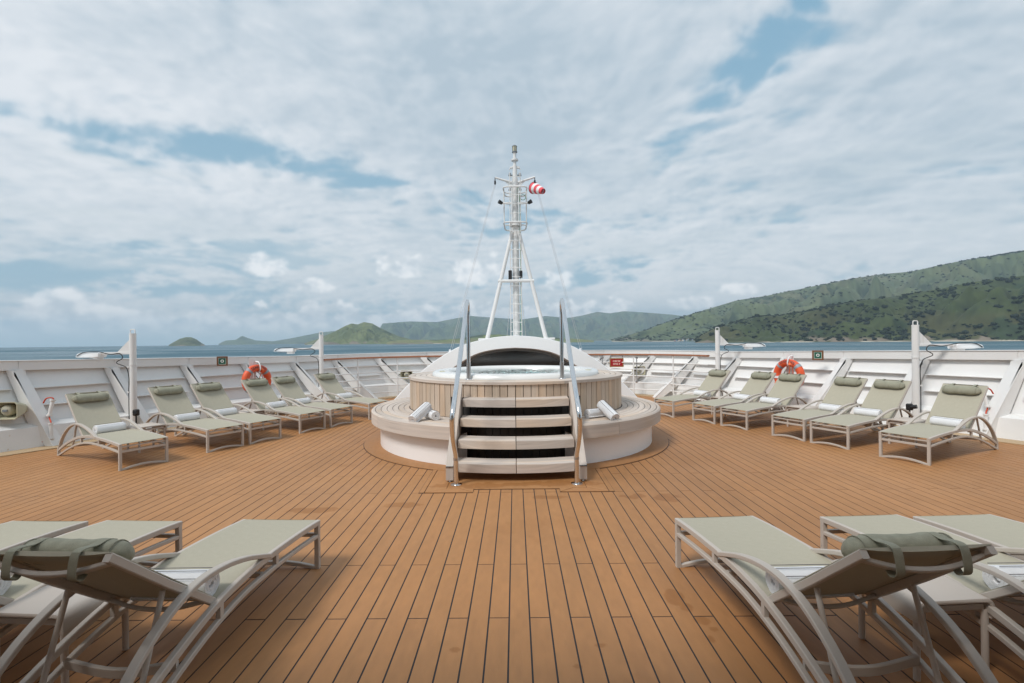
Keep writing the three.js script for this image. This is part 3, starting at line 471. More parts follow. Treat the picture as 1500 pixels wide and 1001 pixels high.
// ---- hot tub: bench, planked wall, acrylic shell, water
const TC = 8.94, GAPX = 0.85;
{
  const t = thing('hot_tub', 'round raised hot tub clad in silvery teak planks with a ring bench', 'hot tub', 0, 0, -TC);
  const ring = (r0, r1, y0, y1, a0, a1, n, ea) => {   // annular sector; angles from straight aft (+z)
    const R = []; for (let i = 0; i <= n; i++) { const a = mix(a0, a1, i / n), s = Math.sin(a), c = Math.cos(a); R.push([[r0, y0], [r1, y0], [r1, y1 - ea], [r1 - ea, y1], [r0 + ea * 0.4, y1], [r0, y1 - ea * 0.4]].map(([r, y]) => V(s * r, y, c * r))); } return loft(R.reverse(), true, 0.6);
  };
  // uv of a curved board: along the board and across it
  const along = (g, off) => { const p = g.attributes.position, u = g.attributes.uv; for (let i = 0; i < p.count; i++) { const x = p.getX(i), z = p.getZ(i), r = Math.hypot(x, z), a = Math.atan2(x, z) + (z < -1e-3 && x < 0 ? Math.PI * 2 : 0); u.setXY(i, (r + p.getY(i)) * 1.6 + off, a * r * 0.55 + off * 3); } return g; };
  const g0 = r => Math.asin(GAPX / r), full = Math.PI * 2;
  const cut = (r, k, n, sh) => { const a0 = g0(r), a1 = full - a0, w = (a1 - a0) / n, o = []; let s = a0; for (let i = 0; i <= n; i++) { const e = Math.min(a0 + (i + sh) * w, a1); if (e - s > 0.03) o.push([s, e]); s = e; if (e >= a1) break; } return o; };
  const wall = []; for (let i = 0; i <= 96; i++) { const a = mix(g0(2.32), full - g0(2.32), i / 96), s = Math.sin(a), c = Math.cos(a); wall.push([V(s * 1.9, 0.012, c * 1.9), V(s * 2.32, 0.012, c * 2.32), V(s * 2.32, 0.40, c * 2.32), V(s * 1.9, 0.40, c * 1.9)]); }
  mesh('bench_base', loft(wall.reverse(), true, 0.6), M.whiteClean, t);
  const NB = 6, r0 = 1.842, r1 = 2.40, pw = (r1 - r0) / NB;
  for (let k = 0; k < NB; k++) { const ra = r0 + k * pw + 0.0045, rb = r0 + (k + 1) * pw - 0.0045; for (const [a, b] of cut(ra, k, 7, (k % 2) * 0.5)) mesh('bench_plank', along(ring(ra, rb, 0.545, 0.585, a + 0.0012, b - 0.0012, 16, 0.003), rnd()), M.teak[Math.floor(rnd() * 3)], t); }
  for (const [a, b] of cut(2.46, 0, 6, 0.28)) mesh('bench_nosing', along(ring(2.403, 2.462, 0.395, 0.586, a + 0.001, b - 0.001, 20, 0.02), rnd()), M.teak[Math.floor(rnd() * 3)], t);
  const bed = []; for (let i = 0; i <= 72; i++) { const a = mix(g0(2.4), full - g0(2.4), i / 72), s = Math.sin(a), c = Math.cos(a); bed.push([V(s * 1.8, 0.41, c * 1.8), V(s * 2.403, 0.41, c * 2.403), V(s * 2.403, 0.579, c * 2.403), V(s * 1.8, 0.579, c * 1.8)]); }
  mesh('bench_caulking', loft(bed.reverse(), true, 0.6), M.caulk, t);
  const NW = 104;
  mesh('wall_core', lathe([[1.79, 0.012], [1.806, 0.012], [1.806, 1.07], [1.79, 1.07]], 96), M.caulk, t);
  const pg = [0, 1, 2].map(v => { const h = Math.PI * 1.83 * 2 / NW / 2 - 0.0048; return [rbox(h * 2, 0.49, 0.025, 0, 0.83, 0, 0.002), rbox(h * 2, 0.19, 0.025, 0, 0.98, 0, 0.002), rbox(h * 2, 0.86, 0.02, 0, 0.45, 0, 0.002)].map(g => { const p = g.attributes.position, u = g.attributes.uv; for (let i = 0; i < p.count; i++) u.setXY(i, (p.getX(i) + p.getZ(i)) * 1.7 + v * 0.37, p.getY(i) * 0.8 + v * 0.4); return g; }); });
  for (let i = 0; i < NW; i++) { const a = (i + 0.5) / NW * full, o = mesh('wall_plank', pg[i % 3][Math.abs(Math.sin(a) * 1.83) < GAPX + 0.1 && Math.cos(a) > 0 ? 1 : 0], M.teakWall[Math.floor(rnd() * 3)], t); o.position.set(Math.sin(a) * 1.819, 0, Math.cos(a) * 1.819); o.rotation.y = a; if (Math.abs(Math.sin(a) * 1.83) < GAPX + 0.1 && Math.cos(a) > 0) { const d = mesh('riser_plank', pg[i % 3][2], M.nearBlackPlank, t); d.position.copy(o.position); d.rotation.y = a; } }
  mesh('top_caulking', lathe([[1.4, 1.07], [1.815, 1.07], [1.815, 1.107], [1.4, 1.107]], 96), M.caulk, t);
  for (let k = 0; k < 4; k++) { const ra = 1.46 + k * 0.095 + 0.004, rb = k === 3 ? 1.853 : 1.46 + (k + 1) * 0.095 - 0.004; for (let i = 0; i < 8; i++) mesh('top_plank', along(ring(ra, rb, 1.074, 1.116, (i + (k % 2) * 0.5) / 8 * full + 0.0015, (i + 1 + (k % 2) * 0.5) / 8 * full - 0.0015, 14, 0.004), rnd()), M.teak[Math.floor(rnd() * 3)], t); }
  const shell = mesh('shell', lathe([[1.10, 1.02], [1.15, 1.15], [1.19, 1.185], [1.30, 1.196], [1.405, 1.19], [1.445, 1.165], [1.457, 1.12], [1.457, 1.10]], 96), M.acrylic, t);
  mesh('basin', lathe([[0.0, 0.28], [0.85, 0.3], [1.0, 0.55], [1.10, 1.03]], 64), M.basin, t);
  for (const a of [-1.15, 1.15]) mesh('drain_cover', [lathe([[0.0, 0.012], [0.045, 0.01], [0.05, 0]], 20).translate(Math.sin(a) * 1.33, 1.193, Math.cos(a) * 1.33)], M.cream, t);
  const wg = new THREE.CircleGeometry(1.125, 96); const rings = 40, wp = [], wi = [];
  for (let j = 0; j <= rings; j++) for (let i = 0; i < 96; i++) { const r = 1.128 * j / rings, a = i / 96 * full, x = Math.sin(a) * r, z = Math.cos(a) * r; wp.push(x, 1.135 + (fbm(x * 5, z * 5, 3.3, 4) - 0.5) * 0.03 * (j < rings ? 1 : 0), z); }
  for (let j = 0; j < rings; j++) for (let i = 0; i < 96; i++) { const a = j * 96 + i, b = j * 96 + (i + 1) % 96, c = a + 96, d = b + 96; wi.push(a, c, d, a, d, b); }
  const wgeo = new THREE.BufferGeometry(); wgeo.setAttribute('position', new THREE.Float32BufferAttribute(wp, 3)); wgeo.setIndex(wi); wgeo.computeVertexNormals();
  const low = lathe([[1.128, 1.135], [1.09, 1.0], [0.98, 0.56], [0.84, 0.315], [0.0, 0.295]], 96); wgeo.setAttribute('uv', new THREE.Float32BufferAttribute(new Float32Array(wp.length / 3 * 2), 2));
  mesh('water', [wgeo, low], M.water, t);
}

// ---- steps up to the tub
{
  const t = thing('tub_steps', 'four silvery teak steps leading up to the hot tub', 'steps', 0, 0, -TC);
  const hw = 0.735;
  for (let k = 0; k < 4; k++) {
    const rf = TC - (5.99 + 0.28 * k), y = 0.225 + 0.224 * k;
    for (const s of [-1, 1]) {
      const tr = new THREE.Group(); tr.name = 'tread'; t.add(tr);
      const seg = (ra, rb, y0, y1, nm, c = 0.004) => { const A = arcs(rb, 0.004, hw, 10, 0), B = arcs(ra, 0.004, hw, 10, 0).reverse(); const g = boxUV(slab([...A, ...B].map(([x, z]) => [s * x, z]), y0, y1, c)); const u = g.attributes.uv, p = g.attributes.position, o = rnd(); for (let i = 0; i < p.count; i++) u.setXY(i, (p.getZ(i) + p.getY(i)) * 1.8 + o, p.getX(i) * 0.6 + o * 2); mesh(nm, g, M.teak[Math.floor(rnd() * 3)], tr); };
      seg(rf - 0.085, rf, y - 0.105, y, 'nosing', 0.008);
      for (let j = 0; j < 3; j++) seg(rf - 0.085 - 0.078 * (j + 1) + 0.003, rf - 0.085 - 0.078 * j - 0.003, y - 0.04, y - 0.001, 'slat', 0.003);
    }
  }
  const side = [[5.985, 0.045], [5.985, 0.205], [6.05, 0.25], [7.13, 1.108], [7.13, 0.62], [6.3, 0.045]];
  for (const s of [-1, 1]) {
    const xa = s * 0.752, xb = s * 0.838, R = x => side.map(([d, y]) => V(x, y, TC - d));
    mesh('stringer', loft(s > 0 ? [R(xb), R(xa)] : [R(xa), R(xb)], true, 0.3), M.teak[1], t);
    mesh('stringer_seam', boxUV(rbox(0.088, 0.006, 0.05, (xa + xb) / 2, 0.207, TC - 5.999, 0.001)), M.caulk, t);
    mesh('foot', [rod(V(s * 0.795, 0, TC - 6.03), V(s * 0.795, 0.05, TC - 6.03), 0.012), rod(V(s * 0.795, 0.012, TC - 6.03), V(s * 0.795, 0.022, TC - 6.03), 0.03, 12)], M.steel, t);
  }
  for (const s of [-1, 1]) {
    const h = thing('handrail', s < 0 ? 'tall polished steel handrail of the tub steps, open sea side' : 'tall polished steel handrail of the tub steps, green hill side', 'handrail', s * 0.705, 0, -5.9, 0, 'handrails of the tub steps');
    const P = (d, y, x = 0) => V(s * x, y, -(d - 5.9));
    mesh('rail', tube([P(5.9, 0.02), P(5.9, 0.2), P(5.895, 0.36), P(5.85, 0.47, 0.012), P(5.72, 0.66, 0.015), P(5.665, 0.84, 0.01), P(5.76, 0.98), P(6.35, 1.40), P(7.02, 1.92), P(7.36, 2.20), P(7.48, 2.285), P(7.58, 2.27), P(7.625, 2.17), P(7.63, 1.9), P(7.63, 1.5), P(7.63, 1.12)], 0.029, 90, 12), M.steel, h);
    mesh('sleeve', [rod(P(5.9, 0.30), P(5.9, 0.335), 0.0305, 14), rod(P(7.63, 1.116), P(7.63, 1.36), 0.033, 14)], M.steelDull, h);
    mesh('base_flange', [lathe([[0.0, 0.034], [0.035, 0.032], [0.066, 0.026], [0.07, 0.0205], [0, 0.0205]], 24)], M.steel, h);
    mesh('top_flange', [lathe([[0.0, 0.014], [0.05, 0.012], [0.06, 0.004], [0.06, 0]], 24).translate(0, 1.117, -1.73)], M.steel, h);
  }
}

// ---- white dome behind the tub
{
  const Zf = 11.7, sc = Zf / 11.3, up = y => 1.7 + (y - 1.7) * sc;
  const half = (L) => { const c = new THREE.SplineCurve(L.map(([x, y]) => new THREE.Vector2(x * sc, Math.max(up(y), -0.02)))); return c.getSpacedPoints(24); };
  const sym = h => [...h.slice(1).reverse().map(p => [-p.x, p.y]), ...h.map(p => [p.x, p.y])];
  const out = sym(half([[0, 1.81], [0.41, 1.78], [0.78, 1.714], [1.33, 1.54], [2.06, 1.065], [2.75, 0.378], [3.1, -0.03]])), inn = sym(half([[0, 1.52], [0.46, 1.485], [0.87, 1.385], [1.27, 1.157], [1.6, 0.9], [1.8, 0.6], [1.9, 0.0]]));
  const R = (L, d, kx = 1, ky = 1) => L.map(([x, y]) => V(x * kx, y * ky, -d));
  const o = thing('dome_housing', 'smooth white domed housing with a dark arched recess behind the hot tub', 'housing');
  mesh('recess_lining', loft([R(inn, Zf + 1.5, 0.96, 0.96), R(inn, Zf + 0.9, 0.985, 0.985), R(inn, Zf + 0.1, 1, 1)], false, 0.7, false), M.whiteClean, o);
  mesh('shell', loft([R(inn, Zf + 0.1, 1, 1), R(inn, Zf - 0.035, 1.008, 1.004), R(inn, Zf - 0.06, 1.02, 1.012), R(out, Zf - 0.02, 0.992, 0.994), R(out, Zf + 0.0, 0.998, 0.999), R(out, Zf + 0.06, 1, 1), R(out, Zf + 1.0, 0.985, 0.99), R(out, Zf + 2.0, 0.9, 0.95), R(out, Zf + 2.7, 0.75, 0.84), R(out, Zf + 3.2, 0.5, 0.6), R(out, Zf + 3.4, 0.1, 0.15)], false, 0.7, false), M.whiteClean, o);
  const sh = L => new THREE.ShapeGeometry(new THREE.Shape(L.map(([x, y]) => new THREE.Vector2(x, y))));
  const inner = sym(half([[0, 1.46], [0.44, 1.425], [0.83, 1.325], [1.2, 1.1], [1.52, 0.86], [1.7, 0.58], [1.8, 0.0]]));
  mesh('recess_panel', [prep(sh(inn)).scale(0.985, 0.985, 1).translate(0, 0, -(Zf + 0.55))], M.darkGloss, o);  // glossy near-black panel across the recess
  mesh('recess_trim', loft([R(inner, Zf + 0.35), R(inn, Zf + 0.34, 0.997, 0.997), R(inn, Zf + 0.4, 0.997, 0.997), R(inner, Zf + 0.41)], false, 0.4, false), M.grey, o);
}

// ---- mast
{
  const D = 14.3, t = thing('mast', 'tall white signal mast with ladder, yard arms and masthead lamp', 'mast', 0.045, 0, -D);
  const Y = py => 1.7 + (498.8 - py) * D / FPX, X = px => (px - 757) * D / FPX;
  const y0 = 1.3, p = (px, py, z = 0) => V(X(px), Y(py), z);
  mesh('pole', [rod(V(0, y0, 0), V(0, Y(330), 0), 0.097, 20, 0.092), rod(V(0, Y(330), 0), V(0, Y(262), 0), 0.09, 20, 0.085), rod(V(0, Y(262), 0), V(0, Y(243), 0), 0.07, 16, 0.06), rod(V(0, Y(243), 0), V(0, Y(224), 0), 0.045, 12)], M.white, t);
  for (const s of [-1, 1]) { mesh('leg', [rod(V(s * X(802), y0 + 0.2, 0.35), V(s * 0.06, Y(333), 0.05), 0.06, 12, 0.05)], M.white, t); mesh('leg_foot', [rbox(0.3, 0.06, 0.2, s * X(804), Y(497), 0.36, 0.02)], M.white, t); }
  mesh('cross_tie', [rod(V(-0.5, Y(413), 0.2), V(0.5, Y(413), 0.2), 0.045, 10)], M.white, t);
  mesh('collar', [rod(V(0, Y(236), 0), V(0, Y(234), 0), 0.1, 16), rod(V(0, Y(332), 0), V(0, Y(328), 0), 0.18, 16)], M.white, t);
  // masthead lamp
  const lamp = mesh('masthead_lamp', [rod(V(0, Y(224), 0), V(0, Y(222.5), 0), 0.075, 16), rod(V(0, Y(215), 0), V(0, Y(213), 0), 0.075, 16, 0.03)], M.grey, t);
  mesh('lamp_glass', [rod(V(0, Y(222.5), 0), V(0, Y(215), 0), 0.062, 16)], M.cream, lamp); for (let k = 0; k < 6; k++) { const a = k / 6 * 6.283; mesh('guard_wire', [rod(V(Math.sin(a) * 0.07, Y(222.5), Math.cos(a) * 0.07), V(Math.sin(a) * 0.07, Y(215), Math.cos(a) * 0.07), 0.006, 5)], M.grey, lamp); }
  // yard arms with gussets
  for (const s of [-1, 1]) {
    const e = V(s * X(786) , Y(261), 0.05), r0 = V(0, Y(269), 0);
    const arm = mesh('yard_arm', [rod(r0, e, 0.035, 10, 0.028), loft([[V(s * 0.05, Y(278), 0.01), V(s * 0.1, Y(269), 0.01), V(s * X(772), Y(266), 0.03)], [V(s * 0.05, Y(278), -0.01), V(s * 0.1, Y(269), -0.01), V(s * X(772), Y(266), 0.01)]], true, 0.2)], M.white, t);
    mesh('pulley', [rod(e, e.clone().add(V(0, -0.09, 0)), 0.012), rbox(0.05, 0.11, 0.05, e.x, e.y - 0.14, e.z, 0.015)], M.black, arm);
    const l = mesh('side_lamp', [rod(V(s * 0.06, Y(300), 0.15), V(s * X(777), Y(300), 0.15), 0.025, 8), rbox(0.1, 0.06, 0.06, s * 0.2, Y(300), 0.15, 0.01)], M.white, t);
    mesh('lamp_head', [rod(V(s * X(776), Y(300), 0.15), V(s * X(780.5), Y(298), 0.2), 0.045, 10, 0.06)], M.black, l);
    mesh('bracket_lamp', [rod(V(s * 0.14, Y(258), 0), V(s * 0.14, Y(254), 0), 0.05, 10, 0.03), rod(V(s * 0.02, Y(257), 0), V(s * 0.14, Y(257), 0), 0.015, 6)], M.grey, t);
    mesh('bracket_lamp', [rod(V(s * 0.14, Y(279), 0), V(s * 0.14, Y(276), 0), 0.05, 10, 0.03)], M.grey, t);
    mesh('lamp_bracket', [rbox(0.08, 0.06, 0.05, s * 0.10, Y(246), 0, 0.01), rod(V(s * 0.06, Y(244), 0), V(s * 0.16, Y(249), 0), 0.014, 6)], M.white, t);
  }
  // cage platform round the mast
  const cage = mesh('cage', [[280, 0.32, 0.3], [331, 0.31, 0.34]].map(([py, hw, dz]) => tube([V(-hw, Y(py), 0.02), V(-hw + 0.02, Y(py - 1), dz), V(0, Y(py - 1), dz + 0.04), V(hw - 0.02, Y(py - 1), dz), V(hw, Y(py), 0.02), V(hw - 0.05, Y(py + 3), -0.3), V(0, Y(py + 3), -0.34), V(-hw + 0.05, Y(py + 3), -0.3), V(-hw, Y(py), 0.02)], 0.022, 60, 6)).concat([-1, 1].flatMap(s => [rod(V(s * 0.32, Y(280), 0.05), V(s * 0.31, Y(331), 0.05), 0.02, 6), rod(V(s * 0.1, Y(279), 0.33), V(s * 0.1, Y(330), 0.36), 0.014, 6), rod(V(0, Y(285), 0), V(s * 0.31, Y(283), 0.05), 0.018, 6), rod(V(0, Y(329), 0), V(s * 0.31, Y(331), 0.05), 0.018, 6)])), M.white, t);
  // ladder
  for (const s of [-1, 1]) mesh('ladder_stile', [rod(V(s * 0.155, y0 + 0.2, 0.17), V(s * 0.145, Y(255), 0.13), 0.014, 6)], M.white, t);
  for (let k = 0; k < 18; k++) { const y = mix(1.95, Y(262), k / 17); mesh('rung', [rod(V(-0.15, y, 0.17), V(0.15, y, 0.17), 0.012, 6)], M.white, t); }
  mesh('cable_run', [tube([V(0.13, 1.8, 0.1), V(0.14, 3.2, 0.1), V(0.135, 4.6, 0.1), V(0.13, 5.6, 0.1), V(0.09, 6.0, 0.08)], 0.014, 30, 5)], M.greenWire, t);
  mesh('cable_loop', [new THREE.TorusGeometry(0.075, 0.008, 6, 20).translate(0.22, Y(291), 0.1)], M.greenWire, t);
  mesh('horn', [rbox(0.1, 0.26, 0.14, -0.16, Y(404), 0.12, 0.02), rbox(0.09, 0.2, 0.12, 0.14, Y(403), 0.12, 0.02)], M.black, t);
  for (const s of [-1, 1]) { const y = Y(413); mesh('guy_rope', [rod(V(s * 0.12, Y(413), 0), V(s * 0.35, y - 2.2, -1.2), 0.006, 5)], M.white, t); }
  // halyards from the yard arms down to the bulwark cap
  for (const s of [-1, 1]) {
    const a = V(0.045 + s * X(786), Y(268), -D + 0.05), b = V(s * 2.2, 1.36, -17.05);
    const h = mesh('halyard', [rod(a, b, 0.005, 5), rod(a.clone().add(V(0.03, 0, 0)), b.clone().add(V(0.06, 0, 0)), 0.004, 5), rbox(0.07, 0.1, 0.07, b.x, b.y, b.z, 0.01)], M.sockWhite); tag(h, s < 0 ? 'slack white halyard running from bare yard arm to bow cap' : 'white halyard running from windsock yard arm to bow cap', 'rope');
  }
  const w = thing('windsock', 'red and white striped windsock hanging by the mast yard arm', 'windsock', X(791) + 0.045, Y(280), -D + 0.1);
  const dir = V(0.5, -0.42, 0.75).normalize(), qd = new THREE.Quaternion().setFromUnitVectors(V(0, 1, 0), dir), L = 0.5;
  for (let k = 0; k < 5; k++) { const a = k / 5, b = (k + 1) / 5, r = u => mix(0.165, 0.075, Math.pow(u, 1.2)); const g = lathe([[r(a), (a - 0.5) * L], [r((a + b) / 2), ((a + b) / 2 - 0.5) * L], [r(b), (b - 0.5) * L]], 24); g.applyQuaternion(qd); mesh('band', g, std({ color: k % 2 ? M.sockWhite.color : M.red.color, roughness: 0.85, side: THREE.DoubleSide }), w); }
  const hoop = new THREE.TorusGeometry(0.166, 0.007, 6, 28); hoop.rotateX(Math.PI / 2); hoop.translate(0, -0.5 * L, 0); hoop.applyQuaternion(qd); mesh('hoop', hoop, M.grey, w);
  mesh('lanyard', [rod(V(0, -0.25 * L, 0).applyQuaternion(qd), V(X(786) - X(791), Y(268) - Y(280), -0.05), 0.005, 5)], M.grey, w);
}
{
  const b = thing('vent_box', 'small grey louvred box standing beyond the white dome', 'vent', (793 - 757) * 16.2 / FPX, 1.345 - 0.0, -16.9);
  mesh('box', rbox(0.26, 0.34, 0.24, 0.03, 0.17, 0, 0.01), M.grey, b); mesh('side_box', rbox(0.14, 0.26, 0.2, -0.17, 0.13, 0.01, 0.01), M.steelDull, b); for (let k = 0; k < 4; k++) mesh('louvre', rbox(0.2, 0.02, 0.02, 0.03, 0.08 + k * 0.06, 0.125, 0.003), M.reflect, b);
}

// ---- lamp poles with lowered arms
function lampPole(x, D, s, label, len) {
  const t = thing('lamp_pole', label, 'lamp pole', x, 0, -D, 0, 'poles with lowered lamp arms');
  mesh('pole', [rod(V(0, 0, 0), V(0, 1.90, 0), 0.056, 18), rod(V(0, 0, 0), V(0, 0.03, 0), 0.1, 18), rod(V(0, 1.3, 0), V(0, 1.33, 0), 0.062, 18), rod(V(0, 1.88, 0), V(0, 1.905, 0), 0.058, 18)], M.white, t);
  mesh('handle', [tube([V(-0.042, 1.9, 0), V(-0.042, 1.96, 0), V(-0.035, 1.975, 0), V(0.035, 1.975, 0), V(0.042, 1.96, 0), V(0.042, 1.9, 0)], 0.009, 30, 6)], M.white, t);
  mesh('gusset', [loft([[V(s * 0.05, 1.52, 0.008), V(s * 0.30, 1.545, 0.008), V(s * 0.05, 1.80, 0.008)], [V(s * 0.05, 1.52, -0.008), V(s * 0.30, 1.545, -0.008), V(s * 0.05, 1.80, -0.008)]], true, 0.2)], M.white, t);
  const arm = mesh('arm', [bar([V(s * 0.05, 1.535, 0), V(s * len * 0.65, 1.53, 0)], V(0, 0, 1), 0.045, 0.045)], M.white, t);
  const a = len * 0.58, b = len;
  const l = mesh('lamp_housing', [loft([[a, 0.04], [a + 0.02, 0.047], [b - 0.09, 0.047], [b - 0.02, 0.034], [b, 0.015]].map(([x2, h]) => rect(0.2, h * 2, 0.014).map(([u, v]) => V(s * x2, 1.47 + h + v - 0.01, u))), true, 0.6)], M.whiteClean, t);
  mesh('lamp_bracket', [rbox(0.16, 0.06, 0.14, s * (a + 0.1), 1.435, 0, 0.006)], M.white, l); mesh('lens', [rbox(0.2, 0.012, 0.16, s * (b - 0.2), 1.44, 0, 0.004)], M.reflect, l);
  mesh('cable', [tube([V(s * b * 0.97, 1.49, 0.11), V(s * (b - 0.12), 1.545, 0.108), V(s * (b - 0.42), 1.565, 0.09), V(s * len * 0.4, 1.515, 0.035), V(s * 0.22, 1.53, 0.04), V(s * 0.14, 1.45, 0.07), V(s * 0.26, 1.36, 0.07), V(s * 0.09, 1.27, 0.06), V(s * 0.062, 1.1, 0.03), V(s * 0.066, 0.8, 0.03), V(s * 0.064, 0.3, 0.03)], 0.008, 90, 6)], M.rubber, t);
  mesh('clip', [rbox(0.03, 0.03, 0.03, s * 0.07, 1.27, 0.03, 0.004), rbox(0.03, 0.03, 0.03, s * 0.07, 0.8, 0.03, 0.004)], M.white, t);
}
lampPole(-7.20, 9.47, -1, 'white lamp pole with lowered arm by the aft loungers, open sea side', 1.0);
lampPole(-5.14, 13.36, -1, 'white lamp pole with lowered arm at the railing end, open sea side', 1.22);
lampPole(7.30, 9.25, 1, 'white lamp pole with lowered arm by the aft loungers, green hill side', 1.15);
lampPole(5.24, 13.1, 1, 'white lamp pole with lowered arm at the railing end, green hill side', 1.2);

// ---- life rings
function lifeRing(x, y, D, turn, label) {
  const t = thing('life_ring', label, 'life ring', x, y, -D, turn), R = 0.275, r = 0.078;
  mesh('ring', new THREE.TorusGeometry(R, r, 20, 64), M.orange, t);
  for (let k = 0; k < 4; k++) { const g = new THREE.TorusGeometry(R, r + 0.003, 20, 8, 0.22); g.rotateZ(k * Math.PI / 2 + 0.62); mesh('reflective_band', g, M.reflect, t); }
  const cv = document.createElement('canvas'); cv.width = 512; cv.height = 96; const c = cv.getContext('2d'); c.clearRect(0, 0, 512, 96); c.fillStyle = '#d7532f'; c.fillRect(0, 0, 512, 96); c.fillStyle = '#14100f'; c.font = 'bold 84px sans-serif'; c.textAlign = 'center'; c.textBaseline = 'middle'; c.fillText('SEABOURN', 256, 50, 490);
  const ct = new THREE.CanvasTexture(cv); ct.colorSpace = THREE.SRGBColorSpace; ct.anisotropy = 8;
  const g = new THREE.BufferGeometry(), p = [], uv = [], id = [], N = 24, K = 5; for (let i = 0; i <= N; i++) for (let j = 0; j <= K; j++) { const a = mix(2.25, 0.85, i / N), b = mix(0.5, 1.75, j / K), q = r + 0.0035; p.push(Math.cos(a) * (R + q * Math.cos(b)), Math.sin(a) * (R + q * Math.cos(b)), q * Math.sin(b)); uv.push(i / N, 1 - j / K); }
  for (let i = 0; i < N; i++) for (let j = 0; j < K; j++) { const a = i * (K + 1) + j; id.push(a, a + 1, a + K + 1, a + 1, a + K + 2, a + K + 1); }
  g.setAttribute('position', new THREE.Float32BufferAttribute(p, 3)); g.setAttribute('uv', new THREE.Float32BufferAttribute(uv, 2)); g.setIndex(id); g.computeVertexNormals(); mesh('lettering', g, std({ map: ct, roughness: 0.5 }), t);
  mesh('bracket', [rbox(0.10, 0.86, 0.012, -0.07, 0.06, -0.1, 0.003), rbox(0.06, 0.72, 0.012, 0.02, 0.13, -0.1, 0.003)], M.white, t);
  mesh('strap', [tube([V(0.03, 0.2, -0.09), V(0.03, 0.185, 0.03), V(0.03, 0.24, 0.083), V(0.03, 0.31, 0.083), V(0.03, 0.40, 0.03), V(0.03, 0.42, -0.08)], 0.017, 24, 4)], M.sockWhite, t);
  mesh('rope', [tube([V(0.06, 0.3, 0.07), V(0.09, 0.22, 0.09), V(0.05, 0.1, 0.05), V(0.03, -0.02, 0.04), V(0.07, -0.08, 0.05), V(0.14, -0.09, 0.06), V(0.2, -0.14, 0.08)], 0.009, 50, 6), tube([V(0.06, 0.3, 0.07), V(0.11, 0.23, 0.08), V(0.12, 0.1, 0.04), V(0.13, -0.05, 0.04), V(0.2, -0.14, 0.08)], 0.007, 40, 6), new THREE.SphereGeometry(0.03, 10, 8).translate(0.075, 0.235, 0.085)], M.rope, t);
  mesh('float_light', [rod(V(-0.24, -0.2, 0.08), V(-0.12, -0.08, 0.1), 0.045, 12), rbox(0.07, 0.06, 0.06, -0.1, -0.05, 0.1, 0.02)], M.rope, t);
  mesh('tag', [rbox(0.14, 0.05, 0.004, -0.24, -0.05, 0.09, 0.001)], M.sockWhite, t);
}
lifeRing(-5.83, 0.86, 11.35, 1.08, 'orange life ring with grey bands hanging on the open sea bulwark');
lifeRing(6.02, 0.87, 11.15, -1.08, 'orange life ring with grey bands hanging on the green hill bulwark');

// ---- muster signs on the cap rails
for (const s of [1, -1]) {
  const D = s > 0 ? 11.2 : 11.05, x = s > 0 ? -6.52 : 6.60;
  const t = thing('station_sign', s > 0 ? 'square green ring sign in a brown frame on the open sea bulwark' : 'square green ring sign in a brown frame on the green hill bulwark', 'sign', x, 1.2, -D, s * 0.5);
  mesh('sign_face', rbox(0.155, 0.155, 0.012, 0, 0.105, 0.008, 0.002), M.green, t);
  for (const [w, h, X, Y] of [[0.215, 0.03, 0, 0.195], [0.215, 0.03, 0, 0.015], [0.03, 0.15, 0.0925, 0.105], [0.03, 0.15, -0.0925, 0.105]]) mesh('sign_frame', rbox(w, h, 0.03, X, Y, 0.008, 0.003), M.signWood, t);
  for (const [w, h, X, Y] of [[0.144, 0.006, 0, 0.174], [0.144, 0.006, 0, 0.036], [0.006, 0.132, 0.069, 0.105], [0.006, 0.132, -0.069, 0.105]]) mesh('sign_border', rbox(w, h, 0.003, X, Y, 0.0155, 0.0005), M.letter, t);
  mesh('ring_mark', new THREE.TorusGeometry(0.026, 0.0085, 8, 28).scale(1, 1, 0.4).translate(0, 0.105, 0.0155), M.letter, t);
}

// ---- horn loudspeakers
function speaker(x, y, D, turn, label) {
  const t = thing('loudspeaker', label, 'loudspeaker', x, y, -D, turn, 'horn loudspeakers on the bulwark');
  const S = (w, h, z) => rect(w, h, 0.035).map(([u, v]) => V(u, v, z));
  mesh('horn', loft([S(0.16, 0.12, -0.2), S(0.30, 0.22, 0.0), S(0.38, 0.28, 0.16), S(0.36, 0.26, 0.16), S(0.28, 0.2, 0.02), S(0.14, 0.1, -0.1)], true, 0.5), M.cream, t);
  mesh('driver', [lathe([[0, 0.06], [0.06, 0.055], [0.085, 0.03], [0.09, -0.06], [0.07, -0.1]], 20).rotateX(Math.PI / 2).translate(0, 0, 0.08)], M.creamDark, t);
  mesh('driver_slot', [rbox(0.07, 0.035, 0.02, 0, 0, 0.143, 0.004)], M.grey, t);
  mesh('bracket', [bar([V(0, -0.02, -0.2), V(0.05, 0.0, -0.34), V(0.12, 0.02, -0.42)], V(0, 1, 0), 0.05, 0.02)], M.grey, t);
}
speaker(-8.17, 0.66, 8.15, 0.12, 'cream horn loudspeaker by the conduits, open sea side');
speaker(8.52, 0.74, 8.25, 0.5, 'cream horn loudspeaker by the conduits, green hill side');
speaker(-3.42, 0.66, 15.95, 0.05, 'cream horn loudspeaker behind the bow railing, open sea side');
speaker(3.80, 0.72, 15.75, 0.25, 'cream horn loudspeaker behind the bow railing, beside CREW ONLY sign');

